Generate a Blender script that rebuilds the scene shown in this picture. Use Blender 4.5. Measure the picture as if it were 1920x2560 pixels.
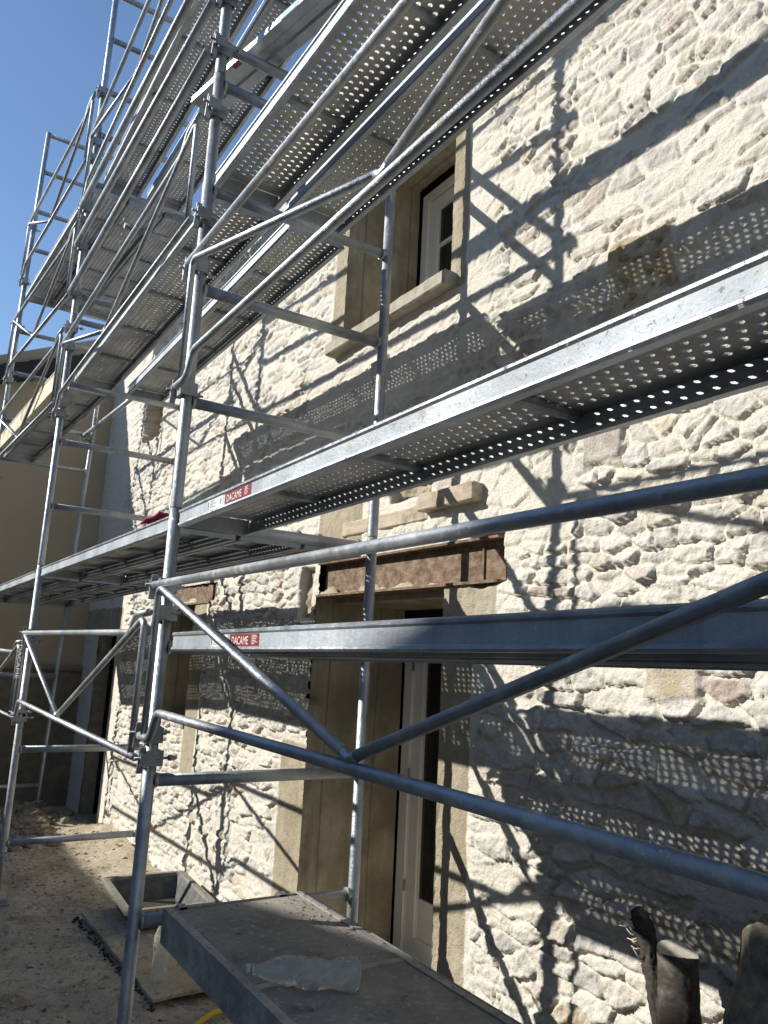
import bpy, bmesh, math, random
import numpy as np
from mathutils import Vector, Matrix

# ------------------------------------------------------------------ camera, sky, sun, exposure
S = bpy.context.scene
for o in list(bpy.data.objects):
    bpy.data.objects.remove(o, do_unlink=True)
COL = S.collection

cam = bpy.data.cameras.new('camera'); camo = bpy.data.objects.new('camera', cam); COL.objects.link(camo)
CF = Vector((-0.83143784, 0.52371879, 0.18555254)).normalized()
CR = Vector((0.5402816, 0.83999346, 0.05006781)).normalized()
CU = CR.cross(CF).normalized()
CP = Vector((3.1069956, -0.9493725, -0.51022713))
camo.matrix_world = Matrix(((CR.x, CU.x, -CF.x, CP.x), (CR.y, CU.y, -CF.y, CP.y), (CR.z, CU.z, -CF.z, CP.z), (0, 0, 0, 1)))
cam.sensor_fit = 'VERTICAL'; cam.sensor_height = 36; cam.lens = 1940.79 / 2560 * 36
cam.clip_start = 0.02; cam.clip_end = 2000
S.camera = camo

SUNV = Vector((0.69, 1.0, -0.72)).normalized()          # way the light travels
EL = math.asin(-SUNV.z); AZ = math.atan2(-SUNV.x, -SUNV.y)
W = bpy.data.worlds.new('World'); S.world = W; W.use_nodes = True
wn = W.node_tree.nodes; wl = W.node_tree.links
sky = wn.new('ShaderNodeTexSky'); sky.sky_type = 'NISHITA'; sky.sun_disc = False
sky.sun_elevation = EL; sky.sun_rotation = AZ; sky.air_density = 1.0; sky.dust_density = 0.0; sky.ozone_density = 3.2
wl.new(sky.outputs[0], wn['Background'].inputs[0]); wn['Background'].inputs[1].default_value = 0.125
sl = bpy.data.lights.new('sun', 'SUN'); sl.energy = 5.0; sl.angle = math.radians(0.53); sl.color = (1.0, 0.95, 0.86)
so = bpy.data.objects.new('sun', sl); COL.objects.link(so); so.rotation_euler = SUNV.to_track_quat('-Z', 'Y').to_euler()
S.view_settings.view_transform = 'Standard'; S.view_settings.look = 'None'; S.view_settings.gamma = 1
S.view_settings.exposure = 0.42
S.render.engine = 'CYCLES'
S.cycles.max_bounces = 6; S.cycles.diffuse_bounces = 4; S.cycles.glossy_bounces = 4; S.cycles.transmission_bounces = 6

# ------------------------------------------------------------------ materials
def nmat(name):
    m = bpy.data.materials.new(name); m.use_nodes = True
    nt = m.node_tree; b = nt.nodes['Principled BSDF']
    return m, nt, b
def noise(nt, scale, detail=4, rough=.55, vec=None, dist=0):
    n = nt.nodes.new('ShaderNodeTexNoise'); n.inputs['Scale'].default_value = scale
    n.inputs['Detail'].default_value = detail; n.inputs['Roughness'].default_value = rough; n.inputs['Distortion'].default_value = dist
    if vec: nt.links.new(vec, n.inputs['Vector'])
    return n.outputs['Fac']
def ramp(nt, fac, stops):
    r = nt.nodes.new('ShaderNodeValToRGB'); nt.links.new(fac, r.inputs[0])
    e = r.color_ramp.elements
    while len(e) < len(stops): e.new(0.5)
    for i, (p, c) in enumerate(stops):
        e[i].position = p; e[i].color = (c[0], c[1], c[2], 1) if not isinstance(c, (int, float)) else (c, c, c, 1)
    return r.outputs[0]
def mixc(nt, fac, a, b, mode='MIX'):
    m = nt.nodes.new('ShaderNodeMix'); m.data_type = 'RGBA'; m.blend_type = mode
    for s, v in ((m.inputs[0], fac), (m.inputs[6], a), (m.inputs[7], b)):
        if isinstance(v, (int, float)): s.default_value = v
        elif isinstance(v, tuple): s.default_value = (v[0], v[1], v[2], 1)
        else: nt.links.new(v, s)
    return m.outputs[2]
def bump(nt, b, h, strength=.3, dist=.01):
    n = nt.nodes.new('ShaderNodeBump'); n.inputs['Strength'].default_value = strength; n.inputs['Distance'].default_value = dist
    nt.links.new(h, n.inputs['Height']); nt.links.new(n.outputs[0], b.inputs['Normal'])
def coords(nt, sc=(1, 1, 1), kind='Object'):
    t = nt.nodes.new('ShaderNodeTexCoord'); m = nt.nodes.new('ShaderNodeMapping'); m.inputs['Scale'].default_value = sc
    nt.links.new(t.outputs[kind], m.inputs[0]); return m.outputs[0]
def geo(nt, sc=(1, 1, 1)):
    t = nt.nodes.new('ShaderNodeNewGeometry'); m = nt.nodes.new('ShaderNodeMapping'); m.inputs['Scale'].default_value = sc
    nt.links.new(t.outputs['Position'], m.inputs[0]); return m.outputs[0]

def steel(name, c0, c1, metal=.75, rough=(.32, .5), dirt=0.0, dirtcol=(.5, .46, .38), streak=(1, 1, 1), spot=.62):
    m, nt, b = nmat(name)
    v = geo(nt, streak)
    n1 = noise(nt, 26, 6, .65, v); n2 = noise(nt, 5, 4, .6, geo(nt))
    c = ramp(nt, n1, [(.3, c0), (.68, c1)])
    d = ramp(nt, noise(nt, 13, 8, .72, geo(nt)), [(spot, 0), (spot + .07, 1)])
    c = mixc(nt, .35, c, ramp(nt, n2, [(.35, c0), (.65, c1)]))
    if dirt > 0:
        f = nt.nodes.new('ShaderNodeMath'); f.operation = 'MULTIPLY'; nt.links.new(d, f.inputs[0]); f.inputs[1].default_value = dirt
        c = mixc(nt, f.outputs[0], c, dirtcol)
        mt = nt.nodes.new('ShaderNodeMath'); mt.operation = 'MULTIPLY_ADD'; nt.links.new(f.outputs[0], mt.inputs[0])
        mt.inputs[1].default_value = -metal; mt.inputs[2].default_value = metal; nt.links.new(mt.outputs[0], b.inputs['Metallic'])
    else: b.inputs['Metallic'].default_value = metal
    if dirt > 0:
        sp = ramp(nt, noise(nt, 48, 5, .62, geo(nt)), [(.64, 0), (.67, .8)])
        c = mixc(nt, sp, c, (.56, .53, .46)); big = ramp(nt, noise(nt, 3.1, 3, .5, geo(nt)), [(.42, .8), (.5, 1), (.62, 1.15)])
        c = mixc(nt, 1.0, c, big, 'MULTIPLY')
    nt.links.new(c, b.inputs['Base Color'])
    nt.links.new(ramp(nt, n1, [(.3, rough[0]), (.7, rough[1])]), b.inputs['Roughness'])
    bump(nt, b, ramp(nt, noise(nt, 70, 6, .7, geo(nt)), [(.3, 0), (.62, .35), (.7, 1)]), .6, .004)
    return m
M = {}
M['tube'] = steel('galvanised_tube', (.27, .30, .335), (.46, .49, .52), .75, (.34, .5), .7, (.42, .39, .33))
M['tube2'] = steel('weathered_tube', (.25, .275, .305), (.45, .47, .49), .65, (.38, .56), .85, (.44, .40, .33), spot=.57)
M['clamp'] = steel('forged_clamp', (.22, .24, .26), (.38, .40, .42), .65, (.4, .55), .5)
M['rail'] = steel('plank_side_rail', (.30, .34, .38), (.44, .48, .515), .25, (.5, .65), .85, (.36, .33, .28), (3, 3, .35), .585)
M['sheet'] = steel('plank_sheet', (.34, .34, .325), (.52, .515, .49), .35, (.42, .6), .6, (.40, .36, .29), spot=.5)
M['alu'] = steel('smooth_aluminium', (.58, .61, .64), (.74, .76, .78), .7, (.25, .38), .2)

def flat(name, col, rough=.6, metal=0, spec=.5, bumps=None, var=.15, scale=8):
    m, nt, b = nmat(name)
    n = noise(nt, scale, 6, .65, geo(nt))
    nt.links.new(ramp(nt, n, [(.3, tuple(x * (1 - var) for x in col)), (.7, tuple(min(1, x * (1 + var)) for x in col))]), b.inputs['Base Color'])
    b.inputs['Roughness'].default_value = rough; b.inputs['Metallic'].default_value = metal
    if bumps: bump(nt, b, noise(nt, bumps[0], 6, .7, geo(nt)), bumps[1], bumps[2])
    return m
M['white'] = flat('white_pvc', (.84, .83, .79), .35, var=.03)
M['black'] = flat('black_void', (.01, .01, .01), .9)  # black painted in for unlit gaps and voids
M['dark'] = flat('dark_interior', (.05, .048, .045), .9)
M['red'] = flat('red_sticker', (.22, .025, .035), .4, var=.1, scale=60)
M['ink'] = flat('white_print', (.75, .73, .7), .5, var=.1, scale=200)
M['grey_ink'] = flat('grey_print', (.16, .17, .18), .5)
M['label'] = flat('white_label', (.7, .72, .73), .45, var=.08, scale=80)
M['blue'] = flat('pale_blue_tape', (.20, .36, .52), .45)
M['cloth'] = flat('red_cloth', (.35, .03, .07), .9, bumps=(60, .5, .004))
M['hose'] = flat('yellow_hose', (.62, .42, .02), .4)
M['roof'] = flat('dark_roof_tile', (.022, .020, .020), .75, var=.3, bumps=(50, .3, .004))
M['eave'] = flat('brown_eave_board', (.045, .028, .02), .7, var=.3)
M['rubber'] = flat('mortar_stained_rubber', (.075, .078, .075), .6, var=.6, scale=18, bumps=(50, .4, .004))
M['rim'] = flat('mortar_crusted_rim', (.20, .19, .165), .8, var=.5, scale=30, bumps=(60, .5, .005))
M['toe'] = None

def glass_mat():
    m, nt, b = nmat('window_glass')
    b.inputs['Base Color'].default_value = (.006, .008, .009, 1); b.inputs['Roughness'].default_value = .04
    b.inputs['Specular IOR Level'].default_value = .7
    return m
M['glass'] = glass_mat()
def water_mat():
    m, nt, b = nmat('milky_water')
    b.inputs['Base Color'].default_value = (.09, .085, .07, 1); b.inputs['Roughness'].default_value = .03
    b.inputs['Specular IOR Level'].default_value = .9; return m
M['water'] = water_mat()
def plastic_mat():
    m, nt, b = nmat('dusty_clear_plastic')
    b.inputs['Base Color'].default_value = (.93, .94, .93, 1); b.inputs['Roughness'].default_value = .12
    b.inputs['IOR'].default_value = 1.25; b.inputs['Transmission Weight'].default_value = 1.0
    d = nt.nodes.new('ShaderNodeBsdfDiffuse'); d.inputs[0].default_value = (.75, .76, .73, 1)
    t = nt.nodes.new('ShaderNodeBsdfTransparent'); t.inputs[0].default_value = (.97, .98, .97, 1)
    mx = nt.nodes.new('ShaderNodeMixShader'); mx2 = nt.nodes.new('ShaderNodeMixShader'); mx.inputs[0].default_value = .55
    nt.links.new(b.outputs[0], mx.inputs[1]); nt.links.new(t.outputs[0], mx.inputs[2])
    f = ramp(nt, noise(nt, 40, 5, .7, geo(nt)), [(.35, .11), (.75, .38)])
    nt.links.new(f, mx2.inputs[0]); nt.links.new(mx.outputs[0], mx2.inputs[1]); nt.links.new(d.outputs[0], mx2.inputs[2])
    nt.links.new(mx2.outputs[0], nt.nodes['Material Output'].inputs[0])
    bump(nt, b, noise(nt, 30, 3, .6, geo(nt)), .5, .004)
    return m
M['plastic'] = plastic_mat()

def wall_mat():
    m, nt, b = nmat('lime_pointed_rubble_stone')
    P = geo(nt)
    def attr(n):
        a = nt.nodes.new('ShaderNodeAttribute'); a.attribute_name = n; return a.outputs['Fac']
    st, rn, cc = attr('stone'), attr('rnd'), attr('conc')
    n0 = noise(nt, 3.0, 5, .6, P); n1 = noise(nt, 22, 7, .7, P); n2 = noise(nt, 95, 5, .7, P)
    mort = mixc(nt, n1, (.64, .60, .505), (.78, .75, .67))
    mort = mixc(nt, ramp(nt, n0, [(.45, 0), (.7, .6)]), mort, (.68, .665, .615))
    base = ramp(nt, rn, [(0, (.46, .44, .41)), (.18, (.66, .65, .625)), (.36, (.50, .43, .335)), (.5, (.68, .67, .64)), (.7, (.63, .60, .56)), (.78, (.42, .32, .27)), (.86, (.38, .375, .37)), (.94, (.64, .625, .59)), (1, (.48, .38, .23))])
    sto = mixc(nt, ramp(nt, n1, [(.42, 0), (.72, .8)]), base, (.40, .37, .32))
    dust = ramp(nt, noise(nt, 9, 6, .7, P), [(.40, .62), (.60, 0)])
    sto = mixc(nt, dust, sto, (.74, .705, .625))
    c = mixc(nt, st, mort, sto)
    c = mixc(nt, ramp(nt, n2, [(.3, .28), (.5, 0)]), c, (.30, .27, .22), 'MULTIPLY')
    # tan board-marked concrete
    vs = noise(nt, 9, 6, .7, geo(nt, (3, 3, .25))); vp = noise(nt, 60, 4, .7, P)
    con = ramp(nt, noise(nt, 6, 7, .68, geo(nt, (1.5, 1.5, .6))), [(.3, (.30, .255, .18)), (.52, (.39, .34, .25)), (.72, (.48, .435, .34))])
    con = mixc(nt, ramp(nt, vp, [(.28, .8), (.36, 0)]), con, (.12, .09, .06))
    c = mixc(nt, cc, c, con)
    nt.links.new(c, b.inputs['Base Color']); b.inputs['Roughness'].default_value = .9; b.inputs['Specular IOR Level'].default_value = .2
    h = nt.nodes.new('ShaderNodeMath'); h.operation = 'ADD'
    nt.links.new(n1, h.inputs[0]); nt.links.new(n2, h.inputs[1]); bump(nt, b, h.outputs[0], .9, .009)
    return m
M['wall'] = wall_mat()
def conc_mat(name='board_marked_concrete', k=1.0):
    m, nt, b = nmat(name); P = geo(nt)
    vs = noise(nt, 9, 6, .7, geo(nt, (2.2, 2.2, .4))); vp = noise(nt, 60, 4, .7, P); vb = noise(nt, 2.2, 5, .6, P)
    c = ramp(nt, vs, [(.3, tuple(k * x for x in (.33, .285, .20))), (.52, tuple(k * x for x in (.43, .375, .275))), (.72, tuple(k * x for x in (.51, .46, .355)))])
    c = mixc(nt, ramp(nt, vb, [(.42, .0), (.62, .8)]), c, (.20 * k, .175 * k, .13 * k))
    c = mixc(nt, ramp(nt, vp, [(.28, .8), (.35, 0)]), c, (.10, .075, .05))
    wv = nt.nodes.new('ShaderNodeTexWave'); wv.wave_type = 'BANDS'; wv.bands_direction = 'Y'; wv.inputs['Scale'].default_value = .9; wv.inputs['Distortion'].default_value = .25
    nt.links.new(P, wv.inputs[0]); ln = ramp(nt, wv.outputs['Fac'], [(.0, .55), (.006, 0)])
    c = mixc(nt, ln, c, (.12, .09, .06))
    nt.links.new(c, b.inputs['Base Color']); b.inputs['Roughness'].default_value = .85; b.inputs['Specular IOR Level'].default_value = .25
    bump(nt, b, vp, .4, .004); return m
M['conc'] = conc_mat()
M['mortar_patch'] = flat('grey_brown_mortar', (.33, .29, .23), .9, var=.25, scale=10, bumps=(35, .8, .012))
def rust_mat():
    m, nt, b = nmat('rusted_steel'); P = geo(nt)
    c = ramp(nt, noise(nt, 22, 9, .8, geo(nt, (.7, 1, 1))), [(.3, (.045, .026, .017)), (.43, (.11, .064, .04)), (.53, (.19, .13, .085)), (.64, (.28, .215, .15)), (.8, (.38, .33, .25))])
    nt.links.new(c, b.inputs['Base Color']); b.inputs['Roughness'].default_value = .85
    bump(nt, b, noise(nt, 60, 5, .7, P), .6, .004); return m
M['rust'] = rust_mat()
def wood_mat(name, a, bcol, dark):
    m, nt, b = nmat(name)
    c = ramp(nt, noise(nt, 10, 6, .7, geo(nt, (.5, 4, 6)), .6), [(.3, a), (.6, bcol)])
    c = mixc(nt, ramp(nt, noise(nt, 7, 6, .7, geo(nt)), [(.5, 0), (.66, .8)]), c, dark)
    nt.links.new(c, b.inputs['Base Color']); b.inputs['Roughness'].default_value = .8
    bump(nt, b, noise(nt, 25, 5, .7, geo(nt, (.6, 4, 5))), .4, .004); return m
M['timber'] = wood_mat('weathered_timber', (.30, .25, .18), (.46, .40, .30), (.20, .15, .10))
M['toe'] = wood_mat('mortar_stained_toe_board', (.52, .47, .33), (.68, .62, .47), (.26, .23, .17))
M['ply'] = wood_mat('dusty_plywood', (.24, .21, .16), (.34, .30, .23), (.12, .09, .06))
def deck_mat():
    m, nt, b = nmat('dusty_film_faced_deck'); P = geo(nt)
    c = ramp(nt, noise(nt, 4.5, 8, .66, P), [(.3, (.15, .14, .125)), (.5, (.225, .21, .185)), (.7, (.32, .30, .26))])
    c = mixc(nt, ramp(nt, noise(nt, 38, 6, .7, P), [(.56, 0), (.64, .7)]), c, (.44, .41, .35))
    c = mixc(nt, ramp(nt, noise(nt, 9, 5, .7, P), [(.3, .7), (.4, 0)]), c, (.10, .092, .08))
    nt.links.new(c, b.inputs['Base Color']); b.inputs['Roughness'].default_value = .75
    bump(nt, b, noise(nt, 60, 6, .7, P), .3, .003); return m
M['deck'] = deck_mat()
M['bark'] = wood_mat('dark_bark', (.014, .011, .009), (.055, .045, .037), (.19, .17, .145))
M['cut'] = wood_mat('sawn_end_grain', (.50, .46, .38), (.66, .61, .52), (.30, .26, .20))
def tan_mat():
    m, nt, b = nmat('tan_render'); P = geo(nt)
    s = nt.nodes.new('ShaderNodeSeparateXYZ'); nt.links.new(P, s.inputs[0])
    c = mixc(nt, noise(nt, 180, 3, .6, P), (.35, .285, .19), (.48, .40, .285))
    c = mixc(nt, ramp(nt, noise(nt, 1.3, 5, .6, P), [(.4, 0), (.7, .35)]), c, (.33, .27, .18))
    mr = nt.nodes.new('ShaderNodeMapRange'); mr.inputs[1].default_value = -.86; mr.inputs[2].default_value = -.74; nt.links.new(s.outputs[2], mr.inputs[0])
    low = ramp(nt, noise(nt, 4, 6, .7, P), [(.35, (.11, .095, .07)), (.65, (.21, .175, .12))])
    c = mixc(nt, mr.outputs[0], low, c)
    nt.links.new(c, b.inputs['Base Color']); b.inputs['Roughness'].default_value = .9
    bump(nt, b, noise(nt, 200, 3, .6, P), .5, .004); return m
M['tan'] = tan_mat()
def ground_mat():
    m, nt, b = nmat('sandy_mortar_dust_ground'); P = geo(nt)
    c = ramp(nt, noise(nt, 2.6, 8, .68, P), [(.32, (.38, .31, .22)), (.5, (.56, .49, .37)), (.66, (.70, .63, .49))])
    c = mixc(nt, ramp(nt, noise(nt, 26, 6, .75, P), [(.36, .7), (.48, 0)]), c, (.19, .14, .09))
    c = mixc(nt, ramp(nt, noise(nt, 120, 3, .7, P), [(.3, .6), (.45, 0)]), c, (.16, .12, .08))
    nt.links.new(c, b.inputs['Base Color']); b.inputs['Roughness'].default_value = .95; b.inputs['Specular IOR Level'].default_value = .15
    h = nt.nodes.new('ShaderNodeMath'); h.operation = 'ADD'; nt.links.new(noise(nt, 26, 7, .75, P), h.inputs[0]); nt.links.new(noise(nt, 120, 3, .7, P), h.inputs[1])
    bump(nt, b, h.outputs[0], .9, .02); return m
M['ground'] = ground_mat()
M['rubble'] = flat('dusty_rubble', (.42, .37, .29), .95, var=.3, scale=14, bumps=(40, .8, .01))
M['boulder'] = flat('lichened_grey_stone', (.25, .23, .185), .95, var=.55, scale=30, bumps=(45, 1, .012))
M['neigh'] = flat('brown_neighbour_render', (.20, .18, .15), .9, var=.1)

# ------------------------------------------------------------------ object helpers
def link(o, parent=None):
    COL.objects.link(o)
    if parent is not None: o.parent = parent
    return o
def tag(o, label=None, cat=None, group=None, kind=None):
    if label: o['label'] = label
    if cat: o['category'] = cat
    if group: o['group'] = group
    if kind: o['kind'] = kind
    return o
def thing(name, label, cat, loc=(0, 0, 0), group=None, rotz=0):
    o = bpy.data.objects.new(name, None); o.empty_display_size = .1; link(o)
    o.location = loc; o.rotation_euler = (0, 0, rotz); o['_b'] = 0; del o['_b']
    return tag(o, label, cat, group)
class MB:
    def __init__(s): s.v = []; s.f = []; s.sm = []
    def add(s, vs, fs, smooth=False):
        n = len(s.v); s.v += [tuple(v) for v in vs]; s.f += [tuple(i + n for i in f) for f in fs]; s.sm += [smooth] * len(fs)
    def box(s, x0, x1, y0, y1, z0, z1, mat=None):
        vs = [(x, y, z) for x in (x0, x1) for y in (y0, y1) for z in (z0, z1)]
        if mat is not None: vs = [tuple(mat @ Vector(v)) for v in vs]
        s.add(vs, [(0, 1, 3, 2), (4, 6, 7, 5), (0, 4, 5, 1), (2, 3, 7, 6), (0, 2, 6, 4), (1, 5, 7, 3)]); return s
    def tube(s, pts, r, seg=14, cap=True, ell=None):
        pts = [Vector(p) for p in pts]; n = len(pts); rs = r if isinstance(r, (list, tuple)) else [r] * n
        t0 = (pts[1] - pts[0]).normalized(); up = Vector((0, 0, 1)) if abs(t0.z) < .9 else Vector((0, 1, 0))
        a = t0.cross(up).normalized(); vs = []
        for i, p in enumerate(pts):
            if i == 0: t = pts[1] - pts[0]
            elif i == n - 1: t = pts[-1] - pts[-2]
            else: t = (pts[i + 1] - p).normalized() + (p - pts[i - 1]).normalized()
            t.normalize(); a = (a - t * a.dot(t)).normalized(); bb = t.cross(a)
            for k in range(seg):
                an = 2 * math.pi * k / seg; vs.append(p + (a * math.cos(an) + bb * math.sin(an)) * rs[i])
        fs = [(i * seg + k, i * seg + (k + 1) % seg, (i + 1) * seg + (k + 1) % seg, (i + 1) * seg + k) for i in range(n - 1) for k in range(seg)]
        s.add(vs, fs, True)
        if cap:
            m = len(s.v) - len(vs); s.f.append(tuple(m + k for k in reversed(range(seg)))); s.sm.append(False)
            s.f.append(tuple(m + (n - 1) * seg + k for k in range(seg))); s.sm.append(False)
        return s
    def mesh(s, name, mat):
        me = bpy.data.meshes.new(name); me.from_pydata(s.v, [], s.f); me.update()
        me.polygons.foreach_set('use_smooth', s.sm); me.materials.append(mat); return me
    def build(s, name, mat, parent=None, off=None):
        if off is not None: s.v = [(x - off[0], y - off[1], z - off[2]) for x, y, z in s.v]
        return link(bpy.data.objects.new(name, s.mesh(name, mat)), parent)
def bend(pts, rad=.04, n=4):
    """round the corners of a polyline"""
    pts = [Vector(p) for p in pts]; out = [pts[0]]
    for i in range(1, len(pts) - 1):
        a, b, c = pts[i - 1], pts[i], pts[i + 1]; u = (a - b); v = (c - b)
        r = min(rad, u.length * .45, v.length * .45); p = b + u.normalized() * r; q = b + v.normalized() * r
        for k in range(n + 1):
            t = k / n; out.append(p * (1 - t) ** 2 + b * 2 * t * (1 - t) + q * t * t)
    out.append(pts[-1]); return out
rnd = random.Random(7)

# numpy noise
def _h(ix, iy, s):
    n = (ix.astype(np.int64) * 374761393 + iy.astype(np.int64) * 668265263 + s * 974634777) & 0xffffffff
    n = ((n ^ (n >> 13)) * 1274126177) & 0xffffffff
    return ((n ^ (n >> 16)) & 0xffff) / 65535.0
def vn(x, y, s=0):
    ix = np.floor(x); iy = np.floor(y); fx = x - ix; fy = y - iy; fx = fx * fx * (3 - 2 * fx); fy = fy * fy * (3 - 2 * fy)
    a = _h(ix, iy, s); b = _h(ix + 1, iy, s); c = _h(ix, iy + 1, s); d = _h(ix + 1, iy + 1, s)
    return (a * (1 - fx) + b * fx) * (1 - fy) + (c * (1 - fx) + d * fx) * fy
def fbm(x, y, o=4, s=0, g=.5):
    t = 0; a = 1; n = 0
    for i in range(o):
        t = t + a * vn(x * 2 ** i + 17.3 * i, y * 2 ** i - 9.1 * i, s + i); n += a; a *= g
    return t / n * 2 - 1
def ss(a, b, x):
    t = np.clip((x - a) / (b - a), 0, 1); return t * t * (3 - 2 * t)
def rect(x, z, r, soft):
    """1 inside the rectangle, falling to 0 over soft"""
    d = np.maximum(np.maximum(r[0] - x, x - r[1]), np.maximum(r[2] - z, z - r[3])); return 1 - ss(0, soft, d)

# ------------------------------------------------------------------ the stone house
YW = 1.28
WIN = (-1.02, 0.11, 1.46, 2.74); DOOR = (-1.15, 0.15, -2.6, -.15); LOW = (-4.05, -3.36, -1.12, -.12); FAR = (-6.7, -5.85, -2.7, -.38)
BEAM = (-1.12, .54, -.15, .04); LBEAM = (-4.05, -2.85, -.12, .03)
OPEN = [WIN, DOOR, LOW, FAR]; HOLES = OPEN + [BEAM, LBEAM]
def cells(x, z, cs, kz, seed):
    """irregular flat stones: cell id noise, distance to the nearest joint, offset from the stone's middle"""
    u = x / cs; v = z * kz / cs
    iu = np.floor(u); iv = np.floor(v); F1 = np.full_like(x, 9.0); F2 = np.full_like(x, 9.0)
    ax = np.zeros_like(x); az = np.zeros_like(x); bx = np.zeros_like(x); bz = np.zeros_like(x); cu = np.zeros_like(x); cv = np.zeros_like(x)
    for di in (-1, 0, 1):
        for dj in (-1, 0, 1):
            p, q = iu + di, iv + dj
            sx = p + .5 + (_h(p, q, seed) - .5) * .86 + .25 * (q % 2); sz = q + .5 + (_h(p, q, seed + 1) - .5) * .62
            d = (u - sx) ** 2 + (v - sz) ** 2
            n1 = d < F1; n2 = (~n1) & (d < F2)
            bx = np.where(n1, ax, np.where(n2, sx, bx)); bz = np.where(n1, az, np.where(n2, sz, bz)); F2 = np.where(n1, F1, np.where(n2, d, F2))
            ax = np.where(n1, sx, ax); az = np.where(n1, sz, az); cu = np.where(n1, p, cu); cv = np.where(n1, q, cv); F1 = np.where(n1, d, F1)
    L = np.hypot(bx - ax, bz - az) + 1e-6; nx_ = (bx - ax) / L; nz_ = (bz - az) / L
    e = (F2 - F1) / (2 * L)
    d = e * cs / np.sqrt(nx_ ** 2 + (kz * nz_) ** 2)
    return cu, cv, d, (u - ax), (v - az)
def stones(x, z):
    wx = .045 * fbm(x * 2.3, z * 2.3, 3, 5) + .022 * fbm(x * 9, z * 11, 3, 8); wz = .06 * fbm(x * .9, z * 1.3, 3, 11) + .020 * fbm(x * 8 + 9, z * 12, 3, 15)
    xw = x + wx; zw = z + wz + .045 * np.sin(z * 5.3 + 1.3 * np.sin(x * .7)) * .6
    c1 = cells(xw, zw, .185, 2.5, 61); c2 = cells(xw + 3.3, zw, .125, 1.9, 71)
    pick = fbm(x * 1.1 + 7, z * 1.7, 2, 81) > .02
    cu, cv, d, ou, ov = [np.where(pick, b, a) for a, b in zip(c1, c2)]
    d = np.where(pick, np.minimum(c2[2], .5), c1[2])
    A = _h(cu, cv, 21); RN = _h(cu, cv, 24); ta = _h(cu, cv, 22) - .5; tb = _h(cu, cv, 23) - .5; sh = _h(cu, cv, 25)
    d = d + .006 * fbm(x * 26, z * 30, 3, 31)
    gap = .002 + .008 * sh
    bev = .004 + .008 * _h(cu, cv, 27)
    prof = ss(0, 1, np.clip((d - gap) / bev, 0, 1)) ** .75
    amp = .0085 + .019 * A ** 1.3 - .02 * (sh > .90)
    face = amp + ta * .022 * ou + tb * .026 * ov - .011 * ov
    ridged = np.abs(fbm(x * 7 + RN * 50, z * 17, 4, 41)); flake = fbm(x * 13 + RN * 30, z * 26, 4, 43)
    sh_ = prof * (face + .013 * ridged + .011 * np.round(flake * 2.5) / 2.5 * .6 + .009 * fbm(x * 40, z * 52, 4, 45, .7)) - .007 * (1 - prof)
    mor = .0045 + .005 * fbm(x * 1.7, z * 1.9, 3, 51) + .006 * fbm(x * 9, z * 9, 4, 53) + .004 * fbm(x * 38, z * 38, 3, 55, .6)
    mor = mor + .005 * ss(-.1, .6, fbm(x * .8, z * .9, 2, 57))
    k = .003; t = np.clip(.5 + .5 * (sh_ - mor) / k, 0, 1); H = mor * (1 - t) + sh_ * t + k * t * (1 - t)
    ST = t * ss(.0, .5, prof)
    H = H * (.70 + .30 * ss(.9, -.5, z))
    return H, ST, RN
def axis(segs, extra):
    out = []
    for a, b, h in segs: out += list(np.arange(a, b, h))
    out.append(segs[-1][1]); out = np.array(sorted(set(np.round(out, 5))))
    for e in extra:
        i = np.argmin(abs(out - e)); out[i] = e
    return np.array(sorted(set(out)))
xs = axis([(-7.45, -5, .017), (-5, -3, .013), (-3, -.8, .0090), (-.8, .1, .0072), (.1, 2.3, .0054), (2.3, 2.6, .012), (2.6, 4.2, .03)], [v for o in HOLES for v in o[:2]])
zs = axis([(-2.75, -1.9, .0105), (-1.9, 1.3, .0072), (1.3, 2.8, .0085), (2.8, 3.5, .012)], [v for o in HOLES for v in o[2:]])
X, Z = np.meshgrid(xs, zs)
H, ST, RN = stones(X, Z)
CC = np.zeros_like(X)
# flat concrete strips beside the openings, smooth pointing next to them
SM = np.zeros_like(X)
jit = .03 * fbm(X * 5, Z * 5, 4, 71)
for r, c in [((.15, .37, -2.7, -.15), 1), ((-1.48, -1.15, -2.7, -1.05), 1), ((.11, .235, 1.38, 3.2), 1), ((-1.17, -1.02, 1.5, 2.9), 1), ((-3.36, -3.07, -1.5, -.1), 1),
             ((-1.02, .11, 2.74, 2.95), 1), ((-1.17, -.66, .08, .43), 1), ((-6.9, -6.7, -2.7, -.3), 0), ((-5.85, -5.6, -2.7, 0), 0), ((-7.4, -5.7, -.38, -.1), 1), ((.36, .52, -.46, -.14), .8)]:
    m = rect(X + jit * .5, Z + jit, r, .012); SM = np.maximum(SM, rect(X + jit * 2, Z + jit, r, .10)); CC = np.maximum(CC, m * c)
for r in [(.3, .62, -.55, .0), (-.7, .9, -.0, .3), (.23, .40, 1.2, 2.9), (-1.4, -1.1, -.1, 1.4), (-1.35, .1, .95, 1.45), (-.9, .8, .05, .18)]:
    SM = np.maximum(SM, .6 * rect(X + jit * 3, Z + jit * 3, r, .12))
flatH = .006 + .006 * fbm(X * 6, Z * 6, 4, 81) + .004 * fbm(X * 30, Z * 30, 3, 83)
H = H * (1 - SM) + flatH * SM; ST = ST * (1 - SM)
# the plastered band at the far left and the soft top left
soft = ss(-5.6, -6.6, X) * .75; H = H * (1 - soft) + (flatH * 1.5) * soft; ST *= (1 - soft)
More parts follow.
